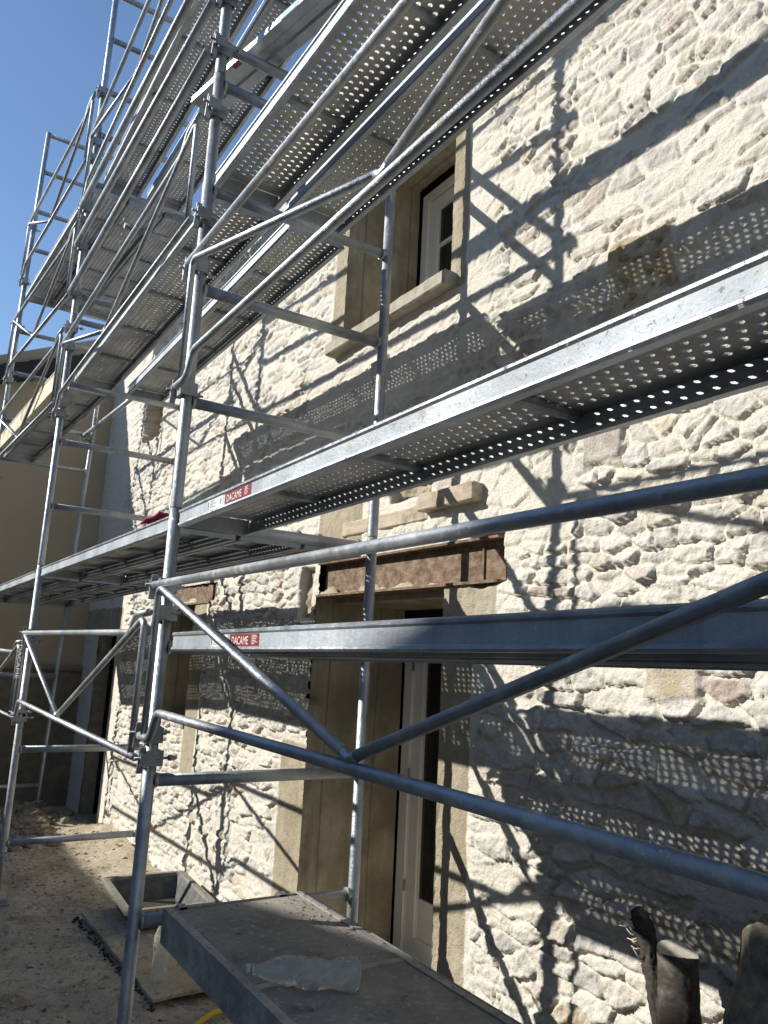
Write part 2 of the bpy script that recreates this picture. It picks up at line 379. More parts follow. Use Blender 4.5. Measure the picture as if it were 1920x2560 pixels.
# big porous tuff block and a few block stones set flush
def block(r, rn, pits=False, k=1.0):
    global H, ST, RN
    w = rect(X + .03 * fbm(X * 8, Z * 8, 4, 91), Z + .03 * fbm(X * 8 + 4, Z * 8, 4, 92), r, .015)
    h = .026 + .006 * fbm(X * 12, Z * 12, 4, 93)
    if pits: h = h - .020 * ss(.25, .5, fbm(X * 40, Z * 40, 2, 95))
    H = H * (1 - w) + h * w * k; ST = ST * (1 - w) + w; RN = np.where(w > .5, rn, RN)
block((1.17, 1.47, .86, 1.12), 1.0, True); block((1.05, 1.22, .27, .42), .82); block((1.32, 1.52, -.58, -.36), .99); block((.8, 1.05, .72, .9), .96); block((-.62, -.45, 1.05, 1.2), .85); block((-4.2, -4.0, -1.75, -1.5), 1.0)
# niche beside the timber, ragged hole at the upper left
def cavity(r, depth, s):
    global H, ST, CC
    w = rect(X + .035 * fbm(X * 7, Z * 7, 3, s), Z + .035 * fbm(X * 7 + 3, Z * 7, 3, s + 1), r, .03)
    CC = np.maximum(CC, w * .85)
    H = H * (1 - w) - (depth * (1 + .55 * fbm(X * 13, Z * 15, 3, s + 2))) * w; ST = np.maximum(ST, w)
cavity((-.34, -.02, .335, .43), .07, 101); RN = np.where((X > -.36) & (X < 0) & (Z > .32) & (Z < .44), 1.0, RN)
cavity((-5.66, -5.02, 1.76, 2.24), .26, 111); RN = np.where((X > -5.7) & (X < -5) & (Z > 1.75) & (Z < 2.26), 1.0, RN)
cavity((.36, .56, -.14, .05), .05, 121)
cavity((-1.36, -1.22, -.26, .0), .05, 131)
nz, nx = X.shape
V = np.stack([X + 0 * H, YW - H, Z], -1).reshape(-1, 3)
xc = (xs[:-1] + xs[1:]) / 2; zc = (zs[:-1] + zs[1:]) / 2; XC, ZC = np.meshgrid(xc, zc)
keep = np.ones_like(XC, bool)
for o in HOLES: keep &= ~((XC > o[0]) & (XC < o[1]) & (ZC > o[2]) & (ZC < o[3]))
ii = (np.arange(nz - 1)[:, None] * nx + np.arange(nx - 1)[None, :]); ii = ii[keep]
F = np.stack([ii, ii + 1, ii + 1 + nx, ii + nx], -1)
def npmesh(name, V, F, mat, attrs={}, smooth=True):
    me = bpy.data.meshes.new(name); nf = len(F)
    me.vertices.add(len(V)); me.vertices.foreach_set('co', V.astype(np.float32).ravel())
    me.loops.add(nf * 4); me.loops.foreach_set('vertex_index', F.astype(np.int32).ravel())
    me.polygons.add(nf); me.polygons.foreach_set('loop_start', np.arange(0, nf * 4, 4, dtype=np.int32))
    me.polygons.foreach_set('loop_total', np.full(nf, 4, np.int32)); me.polygons.foreach_set('use_smooth', np.full(nf, smooth))
    for k, a in attrs.items():
        at = me.attributes.new(k, 'FLOAT', 'POINT'); at.data.foreach_set('value', a.astype(np.float32).ravel())
    me.update(); me.materials.append(mat); return me
house = thing('stone_house', 'old rubble stone house under repair with cream lime pointing, the whole wall behind the scaffold', 'house')
link(bpy.data.objects.new('wall', npmesh('wall', V, F, M['wall'], dict(stone=ST, rnd=RN, conc=CC))), house)
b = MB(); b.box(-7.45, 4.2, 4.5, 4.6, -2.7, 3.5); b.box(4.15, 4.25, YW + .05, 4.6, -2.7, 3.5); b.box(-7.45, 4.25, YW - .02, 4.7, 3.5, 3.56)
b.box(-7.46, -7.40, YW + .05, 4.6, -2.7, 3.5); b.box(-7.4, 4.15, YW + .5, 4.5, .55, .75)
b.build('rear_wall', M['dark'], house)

def reveal(o, depth, parent, mat=None, chips=True, sides='LRTB'):
    """jambs, soffit and sill bed of an opening: displaced sheets with broken outer edges"""
    mat = mat or M['conc']; x0, x1, z0, z1 = o
    def sheet(fn, L, h=.012, s=0):
        nu = max(2, int(depth / h)); nv = max(2, int(L / h)); u, v = np.meshgrid(np.linspace(0, 1, nu), np.linspace(0, 1, nv))
        ud = u * depth; vd = v * L
        e = (ss(.075, .02, ud) * np.clip(fbm(vd * 7, ud * 9 + s, 4, 200 + s) + .1, 0, 1) * .075 * (1 if chips else .2) + .012 * ss(.06, .01, ud) * fbm(ud * 60, vd * 60, 3, 220 + s) + .004 * fbm(ud * 20, vd * 20, 3, 210 + s)) * ss(0, .010, ud)
        P = fn(ud, vd, e); I = (np.arange(nv - 1)[:, None] * nu + np.arange(nu - 1)[None, :]).ravel()
        return P.reshape(-1, 3), np.stack([I, I + 1, I + 1 + nu, I + nu], -1)
    parts = []
    if 'L' in sides: parts.append(sheet(lambda u, v, e: np.stack([x0 - np.maximum(e, -.004), YW - .007 + u, z0 + v], -1), z1 - z0, s=1))
    if 'R' in sides: parts.append(sheet(lambda u, v, e: np.stack([x1 + np.maximum(e, -.004), YW - .007 + u, z0 + v], -1), z1 - z0, s=2))
    if 'T' in sides: parts.append(sheet(lambda u, v, e: np.stack([x0 + v, YW - .007 + u, z1 + np.maximum(e, -.004)], -1), x1 - x0, s=3))
    if 'B' in sides: parts.append(sheet(lambda u, v, e: np.stack([x0 + v, YW - .007 + u, z0 - np.maximum(e, 0) * .3], -1), x1 - x0, s=4))
    Vs = []; Fs = []; n = 0
    for P, I in parts: Vs.append(P); Fs.append(I + n); n += len(P)
    return link(bpy.data.objects.new('reveal', npmesh('reveal', np.concatenate(Vs), np.concatenate(Fs), mat)), parent)

# upper window
def frame_part(name, parent, x0, x1, z0, z1, y, w, t, mat, bars=(), step=.012):
    b = MB()
    b.box(x0, x0 + w, y, y + t, z0, z1); b.box(x1 - w, x1, y, y + t, z0, z1)
    b.box(x0 + w, x1 - w, y, y + t, z0, z0 + w); b.box(x0 + w, x1 - w, y, y + t, z1 - w, z1)
    # inner stepped bead
    b.box(x0 + w, x0 + w + step, y + .012, y + t, z0 + w, z1 - w); b.box(x1 - w - step, x1 - w, y + .012, y + t, z0 + w, z1 - w)
    for zz in bars: b.box(x0 + w, x1 - w, y + .01, y + t - .01, zz - .012, zz + .012)
    return b.build(name, mat, parent)
b = MB(); b.box(-.98, .07, YW + .56, YW + .62, 1.50, 1.52); win = b.build('window', M['white'], house)
reveal(WIN, .545, win)
b = MB(); b.box(-1.02, .11, YW + .57, YW + .72, 2.68, 2.9); b.box(-1.10, -.98, YW + .58, YW + .72, 1.46, 2.74); b.box(.06, .2, YW + .58, YW + .72, 1.46, 2.74)
b.build('packing_gap', M['black'], win)
fr = frame_part('window_frame', win, -.995, .07, 1.48, 2.685, YW + .55, .06, .07, M['white'])
frame_part('sash', win, -.925, -.43, 1.56, 2.61, YW + .565, .085, .05, M['white'], (1.92, 2.25))
frame_part('sash', win, -.42, .00, 1.56, 2.61, YW + .566, .085, .05, M['white'], (1.92, 2.25))
for xa, xb in ((-.875, -.48), (-.37, -.05)): b = MB(); b.box(xa, xb, YW + .59, YW + .6, 1.61, 2.56); b.build('pane', M['glass'], win)
# stone sill, bevelled, chipped, tilted forward
def rough_box(x0, x1, y0, y1, z0, z1, h=.014, amp=.006, s=1, slope=0):
    bm = bmesh.new(); bmesh.ops.create_cube(bm, size=1)
    for v in bm.verts: v.co = Vector((x0 + (v.co.x + .5) * (x1 - x0), y0 + (v.co.y + .5) * (y1 - y0), z0 + (v.co.z + .5) * (z1 - z0)))
    bmesh.ops.bevel(bm, geom=bm.edges[:], offset=min(.008, (z1 - z0) * .15), segments=1, affect='EDGES')
    for axis_, a, c in ((0, x0, x1), (1, y0, y1), (2, z0, z1)):
        n = int((c - a) / h)
        for k in range(1, n):
            no = Vector((0, 0, 0)); no[axis_] = 1; co = Vector((0, 0, 0)); co[axis_] = a + (c - a) * k / n
            bmesh.ops.bisect_plane(bm, geom=bm.verts[:] + bm.edges[:] + bm.faces[:], plane_co=co, plane_no=no)
    P = np.array([v.co[:] for v in bm.verts])
    e = amp * fbm(P[:, 0] * 14 + P[:, 2] * 5, P[:, 1] * 14 + P[:, 2] * 13, 4, 300 + s)
    c = np.array([(x0 + x1) / 2, (y0 + y1) / 2, (z0 + z1) / 2]); sz = np.array([x1 - x0, y1 - y0, z1 - z0])
    q = (P - c) / sz * 2; edge = np.sort(np.abs(q), 1)[:, 1]
    d = q / np.maximum(np.linalg.norm(q, axis=1, keepdims=True), 1e-6)
    chip = ss(.9, 1, edge) * np.clip(fbm(P[:, 0] * 12, P[:, 2] * 12 + P[:, 1] * 9, 3, 310 + s), 0, 1) * .018
    P = P + d * (e - chip)[:, None]
    for v, p in zip(bm.verts, P): v.co = p + np.array([0, 0, slope * (p[1] - y1)])
    me = bpy.data.meshes.new('m'); bm.to_mesh(me); bm.free(); return me
def rb(name, mat, parent, *a, **k):
    me = rough_box(*a, **k); me.name = name; me.materials.append(mat); return link(bpy.data.objects.new(name, me), parent)
M['sill'] = flat('worn_grey_sill_stone', (.36, .325, .265), .9, var=.25, scale=14, bumps=(50, .6, .006))
rb('sill', M['sill'], win, -1.12, .16, YW - .085, YW + .46, 1.375, 1.455, h=.03, s=2)

# door
b = MB(); b.box(-1.10, .12, YW + .66, YW + .70, -2.34, -2.30); door = b.build('door', M['white'], house)
reveal(DOOR, .66, door)
frame_part('door_frame', door, -1.13, .13, -2.3, -.26, YW + .66, .085, .08, M['white'])
b = MB(); b.box(-1.145, -1.13, YW + .665, YW + .75, -2.4, -.2); b.box(-1.15, .15, YW + .67, YW + .76, -.26, -.1); b.box(.13, .2, YW + .67, YW + .76, -2.4, -.1); b.build('packing_gap', M['black'], door)
frame_part('sash', door, -1.045, -.46, -2.22, -.345, YW + .675, .10, .055, M['white'], (-1.28,))
frame_part('sash', door, -.455, .045, -2.22, -.345, YW + .676, .10, .055, M['white'], (-1.28,))
for xa, xb in ((-.945, -.56), (-.355, -.055)):
    b = MB(); b.box(xa, xb, YW + .70, YW + .71, -1.9, -.445); b.build('pane', M['glass'], door)
    b = MB(); b.box(xa, xb, YW + .69, YW + .72, -2.12, -1.9); b.build('lower_panel', M['white'], door)
for zz in (-.55, -1.2, -1.85):
    b = MB(); b.tube([(-1.035, YW + .66, zz - .03), (-1.035, YW + .66, zz + .03)], .008, 8)
    b.build('hinge', M['clamp'], door)
# rusted steel lintel: H section let into the wall
b = MB(); y = YW - .012
b.box(-1.12, .54, y + .045, y + .06, -.147, .036)                     # web
b.box(-1.13, .545, y - .012, y + .14, -.160, -.147); b.box(-1.13, .545, y - .010, y + .14, .036, .048)  # flanges
b.box(.39, .40, y + .035, y + .046, -.146, .035)
b.build('steel_lintel', M['rust'], house)
b = MB(); b.box(-1.14, .15, YW + .13, YW + .70, -.19, -.16); b.build('lintel_soffit', M['conc'], house)
b = MB(); b.box(-4.06, -2.84, YW + .01, YW + .035, -.125, .035); b.box(-4.06, -2.84, YW - .015, YW + .1, -.135, -.122); b.build('steel_lintel', M['rust'], house)
# timber lintel piece projecting from the wall
rb('timber_lintel', M['timber'], house, -.02, .42, YW - .07, YW + .06, .215, .305, h=.03, s=5)
rb('timber_lintel', M['timber'], house, -.86, -.015, YW - .018, YW + .06, .18, .265, h=.03, s=6)
# low window
b = MB(); b.box(-4.05, -3.36, YW + .3, YW + .34, -1.16, -1.12); low = b.build('window', M['conc'], house)
reveal(LOW, .62, low)
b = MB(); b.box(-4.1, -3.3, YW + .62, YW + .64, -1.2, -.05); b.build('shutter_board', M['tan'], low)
b = MB(); b.box(-4.04, -3.37, YW + .40, YW + .42, -1.11, -.62); b.build('painted_void', M['black'], low)  # black sheet stands in for the unlit depth of the opening
rb('sill', M['sill'], low, -4.05, -3.36, YW - .02, YW + .3, -1.16, -1.115, h=.04, s=8)
# far doorway
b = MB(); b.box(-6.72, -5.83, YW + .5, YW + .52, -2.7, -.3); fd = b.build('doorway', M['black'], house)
reveal(FAR, .16, fd, M['mortar_patch'])
b = MB(); b.box(-6.75, -5.8, YW + .15, YW + .5, -.39, -.35); b.box(-5.82, -5.8, YW + .15, YW + .5, -2.7, -.35); b.box(-6.75, -6.72, YW + .15, YW + .5, -2.7, -.35); b.build('passage_shade', M['black'], fd)  # passage sides painted black in place of real shade

# ------------------------------------------------------------------ rendered house at the far end
tan = thing('rendered_house', 'tan rendered gable with dark tiled verge closing the yard at the far left', 'house', (-7.4, 1.28, -2.5))
def at0(o, root):
    o.parent = root; o.matrix_parent_inverse = Matrix.Translation(-Vector(root.location)); return o
b = MB(); b.add([(-7.4, -1.1, -2.7), (-7.4, 4, -2.7), (-7.4, 4, 3.2 + 1.5), (-7.4, 2.4, 4.2), (-7.4, -1.1, 2.58), (-12, -1.1, -2.7), (-12, -1.1, 2.58), (-12, 2.4, 4.2), (-12, 4, 4.7)],
      [(0, 1, 2, 3, 4), (0, 4, 6, 5), (4, 3, 7, 6), (3, 2, 8, 7)])
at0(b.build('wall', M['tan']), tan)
b = MB(); b.box(-7.43, -7.355, -1.1, 1.29, -.86, -.80); b.box(-7.43, -7.37, -1.1, 1.29, -2.7, -.87)
at0(b.build('plinth', M['tan']), tan)
b = MB(); sl_ = .40
th = math.atan(sl_)
for k in range(13):   # verge tiles, stepped
    yy = -1.32 + k * .30; zz = 2.80 + (yy + .12) * sl_ * 1.0 + .02
    mt = Matrix.Translation((0, yy, zz)) @ Matrix.Rotation(th - .05, 4, 'X')
    b.box(-7.9, -7.27, 0, .33, .02, .055, mt); b.box(-7.30, -7.265, 0, .32, -.17, .02, mt)
b.add([(-7.3, -1.35, 2.34), (-12, -1.35, 2.34), (-12, 2.5, 3.9), (-7.3, 2.5, 3.9)], [(0, 1, 2, 3)])
at0(b.build('roof', M['roof']), tan)
b = MB(); mt = Matrix.Translation((0, -1.3, 2.24)) @ Matrix.Rotation(th - .02, 4, 'X'); b.box(-7.39, -7.32, 0, 3.9, -.05, .10, mt)
at0(b.build('eave_board', M['eave']), tan)

# house across the yard (behind the camera to the left): it throws the slanting shade on the lower scaffold
nb = thing('neighbour_house', 'pale gabled house across the yard, behind the camera', 'house', (0, -6.3, -2.5))
b = MB(); yy = -6.0
prof = [(-16, -2.7), (-16, 2.5), (-8.7, 2.52), (-5.7, 2.66), (-4.1, 3.26), (-3.15, 3.60), (-2.7, 3.78), (-2.1, 4.02), (2.2, 5.6), (8, 3.3), (9, -2.7)]
n = len(prof); vs = [(x, yy, z) for x, z in prof] + [(x, yy - 7, z) for x, z in prof]
b.add(vs, [tuple(range(n)), tuple(reversed(range(n, 2 * n)))] + [(i, i + n, (i + 1) % n + n, (i + 1) % n) for i in range(n)])
at0(b.build('wall', M['neigh']), nb)

yw = thing('horizon_blocker', 'unseen dark block added to keep the bright horizon off the tubes', 'light blocker', (-13, -3.5, -2.5))
b = MB(); b.box(-16, -13, -6, -1.1, -2.7, 4.6); b.box(-16.1, -12.9, -6, -1.1, 4.6, 4.7); at0(b.build('blocker_box', M['neigh']), yw)  # unseen block, added to darken what the tubes reflect
# ------------------------------------------------------------------ ground
def gh(x, y):
    h = -2.30 + .035 * np.minimum(x + 2.5, 0) + .05 * ss(.9, 1.28, y) * ss(-7, -3, x)
    near = ss(9, 4, np.abs(x)) * ss(7, 4, np.abs(y))
    h = h + near * (.035 * fbm(x * 1.3, y * 1.3, 3, 401) + .028 * fbm(x * 5, y * 6, 4, 403) + .012 * fbm(x * 30, y * 30, 3, 407))
    pile = np.exp(-(((x + 6.5) / .75) ** 2 + ((y - .6) / .45) ** 2)) * .12 + np.exp(-(((x + 5.0) / .8) ** 2 + ((y - 1.25) / .22) ** 2)) * .08
    return h + pile * (1 + .35 * fbm(x * 9, y * 9, 3, 409))
gx = np.concatenate([[-600, -200, -80, -30, -14, -9], np.arange(-7.5, -3, .03), np.arange(-3, 1.6, .018), np.arange(1.6, 4, .06), [5, 9, 20, 60, 200, 600]])
gy = np.concatenate([[-600, -200, -80, -30, -12, -6, -4], np.arange(-2.6, -.6, .06), np.arange(-.6, 1.45, .018), [1.6, 3, 6, 20, 60, 200, 600]])
GX, GY = np.meshgrid(gx, gy); GZ = gh(GX, GY)
ny_, nx_ = GX.shape; I = (np.arange(ny_ - 1)[:, None] * nx_ + np.arange(nx_ - 1)[None, :]).ravel()
g = link(bpy.data.objects.new('ground', npmesh('ground', np.stack([GX, GY, GZ], -1).reshape(-1, 3), np.stack([I, I + 1, I + 1 + nx_, I + nx_], -1), M['ground'])))
tag(g, kind='structure')
def gz(x, y): return float(gh(np.array([float(x)]), np.array([float(y)]))[0])

def rock_geo(mb, c, r, s, flat_=.6):
    bm = bmesh.new(); bmesh.ops.create_icosphere(bm, subdivisions=1, radius=1)
    q = random.Random(s); sc = Vector((r * q.uniform(.7, 1.3), r * q.uniform(.7, 1.3), r * q.uniform(.45, .8) * flat_ / .6))
    rot = Matrix.Rotation(q.uniform(0, 6), 3, 'Z') @ Matrix.Rotation(q.uniform(-.5, .5), 3, 'X')
    vs = [tuple(Vector(c) + rot @ Vector((v.co.x * sc.x, v.co.y * sc.y, v.co.z * sc.z)) * q.uniform(.78, 1.15)) for v in bm.verts]
    mb.add(vs, [tuple(v.index for v in f.verts) for f in bm.faces]); bm.free()
b = MB(); q = random.Random(3)
for i in range(2600):
    x = q.uniform(-7.2, 1.2); y = q.uniform(-.5, 1.22); r = q.choice([.003, .004, .005, .007, .010, .017]) * q.uniform(.8, 1.4)
    rock_geo(b, (x, y, gz(x, y) + r * .2), r, i)
tag(b.build('gravel', M['rubble']), kind='stuff')
b = MB()
for i in range(240):
    x = q.uniform(-5.5, .6); y = q.uniform(-.4, .7); a = q.uniform(0, 6.28); L_ = q.uniform(.012, .05); w_ = q.choice([.0015, .002, .012]) ; z_ = gz(x, y) + .004
    ca, sa = math.cos(a), math.sin(a)
    b.add([(x - ca * L_ / 2, y - sa * L_ / 2, z_), (x + sa * w_, y - ca * w_, z_ + .006), (x + ca * L_ / 2, y + sa * L_ / 2, z_ + .003), (x - sa * w_, y + ca * w_, z_ + .002)], [(0, 1, 2, 3)])
tag(b.build('leaf_litter', flat('dry_brown_litter', (.10, .065, .04), .9, var=.5, scale=30)), kind='stuff')
b = MB()
for i in range(260):
    a = q.gauss(0, 1); c = q.gauss(0, 1); x = -6.2 + a * .5; y = min(1.15, .55 + c * .22); r = q.choice([.02, .03, .045, .06]) * q.uniform(.8, 1.3)
    rock_geo(b, (x, y, gz(x, y) + r * .2), r, 5000 + i)
tag(b.build('rubble_heap', flat('shaded_earthy_rubble', (.22, .19, .145), .95, var=.4, scale=14, bumps=(40, .8, .01))), kind='stuff')  # earthy rubble, its colour darkened to stand in for shade

# ------------------------------------------------------------------ scaffold
TB = .0248
def plank_meshes(L=3.1, wd=.30):
    """perforated steel plank, origin at outer left corner at the top of the sheet; x along the plank, y inwards"""
    nc, nr = 8, int((L - .09) / .0355); px = (L - .09) / nr; py = (wd - .034) / nc; r = .0090
    vs = []; fs = []
    oct_ = [(math.cos(math.pi / 4 * k + math.pi / 4 * 0), math.sin(math.pi / 4 * k)) for k in range(8)]
    sq = [(1, 0), (1, 1), (0, 1), (-1, 1), (-1, 0), (-1, -1), (0, -1), (1, -1)]
    for j in range(nc):
        sh = px / 2 if j % 2 else 0
        y = .017 + (j + .5) * py
        for i in range(nr):
            x = .045 + (i + .5) * px + (sh if i < nr - 1 else 0); hw = px / 2
            x1 = x; 
            if i == nr - 1 and j % 2: continue
            n = len(vs)
            vs += [(x + a * hw, y + c * py / 2, -.002) for a, c in sq]
            vs += [(x + a * r, y + c * r, -.002) for a, c in oct_] + [(x + a * r * .86, y + c * r * .86, .0025) for a, c in oct_]
            fs += [(n + k, n + (k + 1) % 8, n + 8 + (k + 1) % 8, n + 8 + k) for k in range(8)]
            fs += [(n + 8 + k, n + 8 + (k + 1) % 8, n + 16 + (k + 1) % 8, n + 16 + k) for k in range(8)]
        if j % 2:
            for a, c in ((.045, .045 + px / 2), (.045 + (nr - .5) * px, .045 + nr * px)):
                n = len(vs); vs += [(a, y - py / 2, -.002), (c, y - py / 2, -.002), (c, y + py / 2, -.002), (a, y + py / 2, -.002)]; fs.append((n, n + 1, n + 2, n + 3))
    for a, c, d, e in ((0, .045, 0, wd), (L - .045, L, 0, wd), (.045, L - .045, 0, .017), (.045, L - .045, wd - .017, wd)):
        n = len(vs); vs += [(a, d, -.002), (c, d, -.002), (c, e, -.002), (a, e, -.002)]; fs.append((n, n + 1, n + 2, n + 3))
    me = bpy.data.meshes.new('deck_sheet'); me.from_pydata(vs, [], fs); me.update(); me.materials.append(M['sheet'])
    def side(flip):
        b = MB(); f = lambda y: (wd - y) if flip else y
        pr_ = [(.012, .000), (.001, .001), (-.005, -.004), (-.005, -.010), (.0005, -.0155), (.0005, -.053), (-.004, -.0565), (-.005, -.063), (.001, -.069), (.022, -.069), (.024, -.060)]
        n = len(pr_); vs = [(x, f(y), z) for x in (0, L) for y, z in pr_]
        b.add(vs, [(i, i + 1, i + 1 + n, i + n) for i in range(n - 1)])
        # inner skin 2 mm behind the web
        b.add([(x, f(y + .0022), z) for x in (0, L) for y, z in pr_[1:9]], [(i, i + 1, i + 9, i + 8) for i in range(7)])
        me = b.mesh('side_rail', M['rail']); me.materials.append(M['clamp']); me.materials.append(M['tube'])
        for p_ in me.polygons[-7:]: p_.material_index = 1  # darker metal on the inner skin paints in its shade
        for k_ in (0, 1, 2, 3, 5, 6, 7, 8, 9): me.polygons[k_].material_index = 2
        return me
    st = MB(); st.add([(a, y, z) for y in (.006, wd - .006) for a, z in ((-.012, -.0035), (-.012, -.020), (-.006, -.026), (.006, -.026), (.012, -.020), (.012, -.0035))], [(i, i + 1, i + 7, i + 6) for i in range(5)])
    cap = MB(); cap.box(-.001, .002, .004, wd - .004, -.067, -.004)
    hook = MB()
    for y in (0,):
        hook.add([(x, yy, z) for yy in (y, y + .02) for x, z in ((0, -.004), (-.02, .004), (-.055, .004), (-.078, -.012), (-.082, -.034), (-.076, -.034), (-.071, -.014), (-.052, -.004), (-.02, -.004), (0, -.03))],
                 [tuple(range(10)), tuple(reversed(range(10, 20)))] + [(i, i + 10, (i + 1) % 10 + 10, (i + 1) % 10) for i in range(10)])
    return dict(L=L, wd=wd, sheet=me, s0=side(False), s1=side(True), st=st.mesh('stiffener', M['clamp']), cap=cap.mesh('end_plate', M['rail']), hook=hook.mesh('hook', M['clamp']))
PM = plank_meshes()
def plank(A, B, label, group='perforated steel scaffold planks', hooks=True):
    A = Vector(A); B = Vector(B); d = B - A; L = d.length
    root = thing('scaffold_plank', label, 'plank', A, group)
    ex = d.normalized(); ey = Vector((0, 0, 1)).cross(ex).normalized(); ez = ex.cross(ey)
    Rm = Matrix((ex, ey, ez)).transposed().to_4x4(); root.matrix_world = Matrix.Translation(A) @ Rm
    s = L / PM['L']
    def add(name, me, loc=(0, 0, 0), sx=1, mir=False):
        o = bpy.data.objects.new(name, me); link(o, root); o.location = loc; o.scale = (sx * (-1 if mir else 1), 1, 1); return o
    add('deck_sheet', PM['sheet'], sx=s); add('side_rail', PM['s0'], sx=s); add('side_rail', PM['s1'], sx=s)
    for k in range(1, 5): add('stiffener', PM['st'], (L * k / 5 + .01, 0, 0))
    for xx, mir in ((0, False), (L, True)):
        e = add('end_plate', PM['cap'], (xx, 0, 0), 1, mir)
        for y in (.035, PM['wd'] - .055): h = bpy.data.objects.new('hook', PM['hook']); link(h, e); h.location = (0, y, 0)
    return root

def P3x(z): return -6.177 + .129 * (z - 1.5)
P3Y = -.14; WD = .95
LIFT = [(-2.28, .055), (.055, 2.08), (2.08, 4.10), (4.10, 5.15)]
RUNG = {0: [-1.52, -1.0, -.5, 0, .512, 1.024, 1.5, 2.03, 2.23, 2.75, 3.25, 3.7, 4.12, 4.62, 5.07],
        1: [-1.521, -1.014, -.507, 0, .512, 1.024, 1.5, 2.03, 2.23, 3.245, 3.7, 4.12, 4.62, 5.07],
        2: [-1.924, -1.285, 0, .512, 1.024, 1.5, 2.03, 2.235, 2.97, 3.245, 3.7, 4.12, 4.62, 5.07],
        3: [-2.1, -.888, -.05, 1.449, 1.868, 2.39, 2.86, 3.235, 3.80, 4.232, 4.693, 5.126]}
desc = {0: ('beside the camera, out of view on the right', 'out-of-view right'), 1: ('nearest', ''), 2: ('middle', ''), 3: ('farthest', '')}
FL = {
 (1, 0): 'lowest lift of the nearest ladder frame, its outer post beside the platform', (1, 1): 'second lift of the nearest ladder frame, inner post before the upper window sill',
 (1, 2): 'third lift of the nearest ladder frame, rising off the top of the photo', (1, 3): 'top lift of the nearest ladder frame, above the picture',
 (2, 0): 'lowest lift of the middle ladder frame, with two rungs against the dark far doorway', (2, 1): 'second lift of the middle ladder frame, seen against the tan gable below the middle deck',
 (2, 2): 'third lift of the middle ladder frame, crossing sky and the top perforated deck', (2, 3): 'topmost lift of the middle ladder frame, rungs against the sky at the top edge',
 (3, 0): 'lowest lift of the farthest ladder frame, standing on a jack in the rubble heap', (3, 1): 'second lift of the farthest ladder frame, leaning beside the tan gable',
 (3, 2): 'third lift of the farthest ladder frame, leaning against blue sky under the top deck', (3, 3): 'short topmost lift of the farthest ladder frame ending free in the blue sky',
 (0, 0): 'lowest lift of the ladder frame beside the camera, outside the photo', (0, 1): 'second lift of the ladder frame beside the camera, outside the photo', (0, 2): 'third lift of the ladder frame beside the camera, outside the photo', (0, 3): 'top lift of the ladder frame beside the camera, outside the photo'}
for p in range(4):
    def fx(z, p=p): return {0: 3.21, 1: 0.0, 2: -3.212}.get(p) if p < 3 else P3x(z)
    y0 = P3Y if p == 3 else 0.0
    for li, (za, zb) in enumerate(LIFT):
        if p in (0, 1) and li == 3: zb = 6.1
        if p == 2 and li == 3: zb = 6.1
        if li == 0: za = -1.98 if p != 3 else -2.25
        root = thing('scaffold_section', FL[(p, li)], 'scaffold section', (fx(za), y0, za), 'ladder frames of the scaffold')
        for yy, nm in ((0, 'outer'), (WD, 'inner')):
            b = MB(); b.tube([(fx(za), y0 + yy, za), (fx(za + .001), y0 + yy, za + .001), (fx(zb - .003), y0 + yy, zb - .003)], TB, 20)
            b.tube([(fx(zb - .05), y0 + yy, zb - .05), (fx(zb + .02), y0 + yy, zb + .002)], TB * .86, 16)
            if yy == 0: b.box(fx(zb) - .001, fx(zb) + .001, y0 - .001, y0 + .001, zb - .02, zb - .01)
            at0(b.build('standard', M['tube' if (p + li) % 2 else 'tube2']), root)
        for z in RUNG[p]:
            if za < z <= zb + .02:
                b = MB(); ys = y0 + (.30 if (p == 2 and z == 2.97) else .018)
                b.tube([(fx(z), ys, z), (fx(z), y0 + WD - .018, z)], TB * (1.0 if abs(z - round(z)) < .3 else .95), 16)
                for yy in ((y0 + .03, y0 + WD - .03)):      # weld collars
                    b.tube([(fx(z), yy - .012, z), (fx(z), yy + .003, z)], TB * 1.12, 16)
                at0(b.build('rung', M['tube2']), root)
    for yy, nm in ((0, 'outer'), (WD, 'inner')):
        zf = gz(fx(-2.2), y0 + yy)
        lab = {1: 'nearest', 2: 'middle', 3: 'farthest', 0: 'camera-side'}[p]
        j = thing('base_jack', f'screw base jack on a square plate under the {nm} post of the {lab} frame', 'base jack', (fx(-2.2), y0 + yy, zf), 'base jacks under the scaffold posts')
        b = MB(); b.box(-.075, .075, -.075, .075, 0, .008); b.build('base_plate', M['clamp'], j)
        b = MB(); top = (-1.7 if p != 3 else -1.95) - zf; b.tube([(0, 0, .008), (0, 0, top)], .0185, 14)
        for k in range(int((top - .02) / .012)): b.tube([(0, 0, .02 + k * .012), (0, 0, .025 + k * .012)], .0200, 10, cap=False)
        b.build('spindle', M['clamp'], j)
        b = MB(); zn = (-1.99 if p != 3 else -2.26) - zf; b.tube([(0, 0, zn - .03), (0, 0, zn)], .032, 12); b.box(-.07, .07, -.008, .008, zn - .025, zn - .008); b.box(-.008, .008, -.05, .05, zn - .022, zn - .01); b.build('jack_nut', M['clamp'], j)

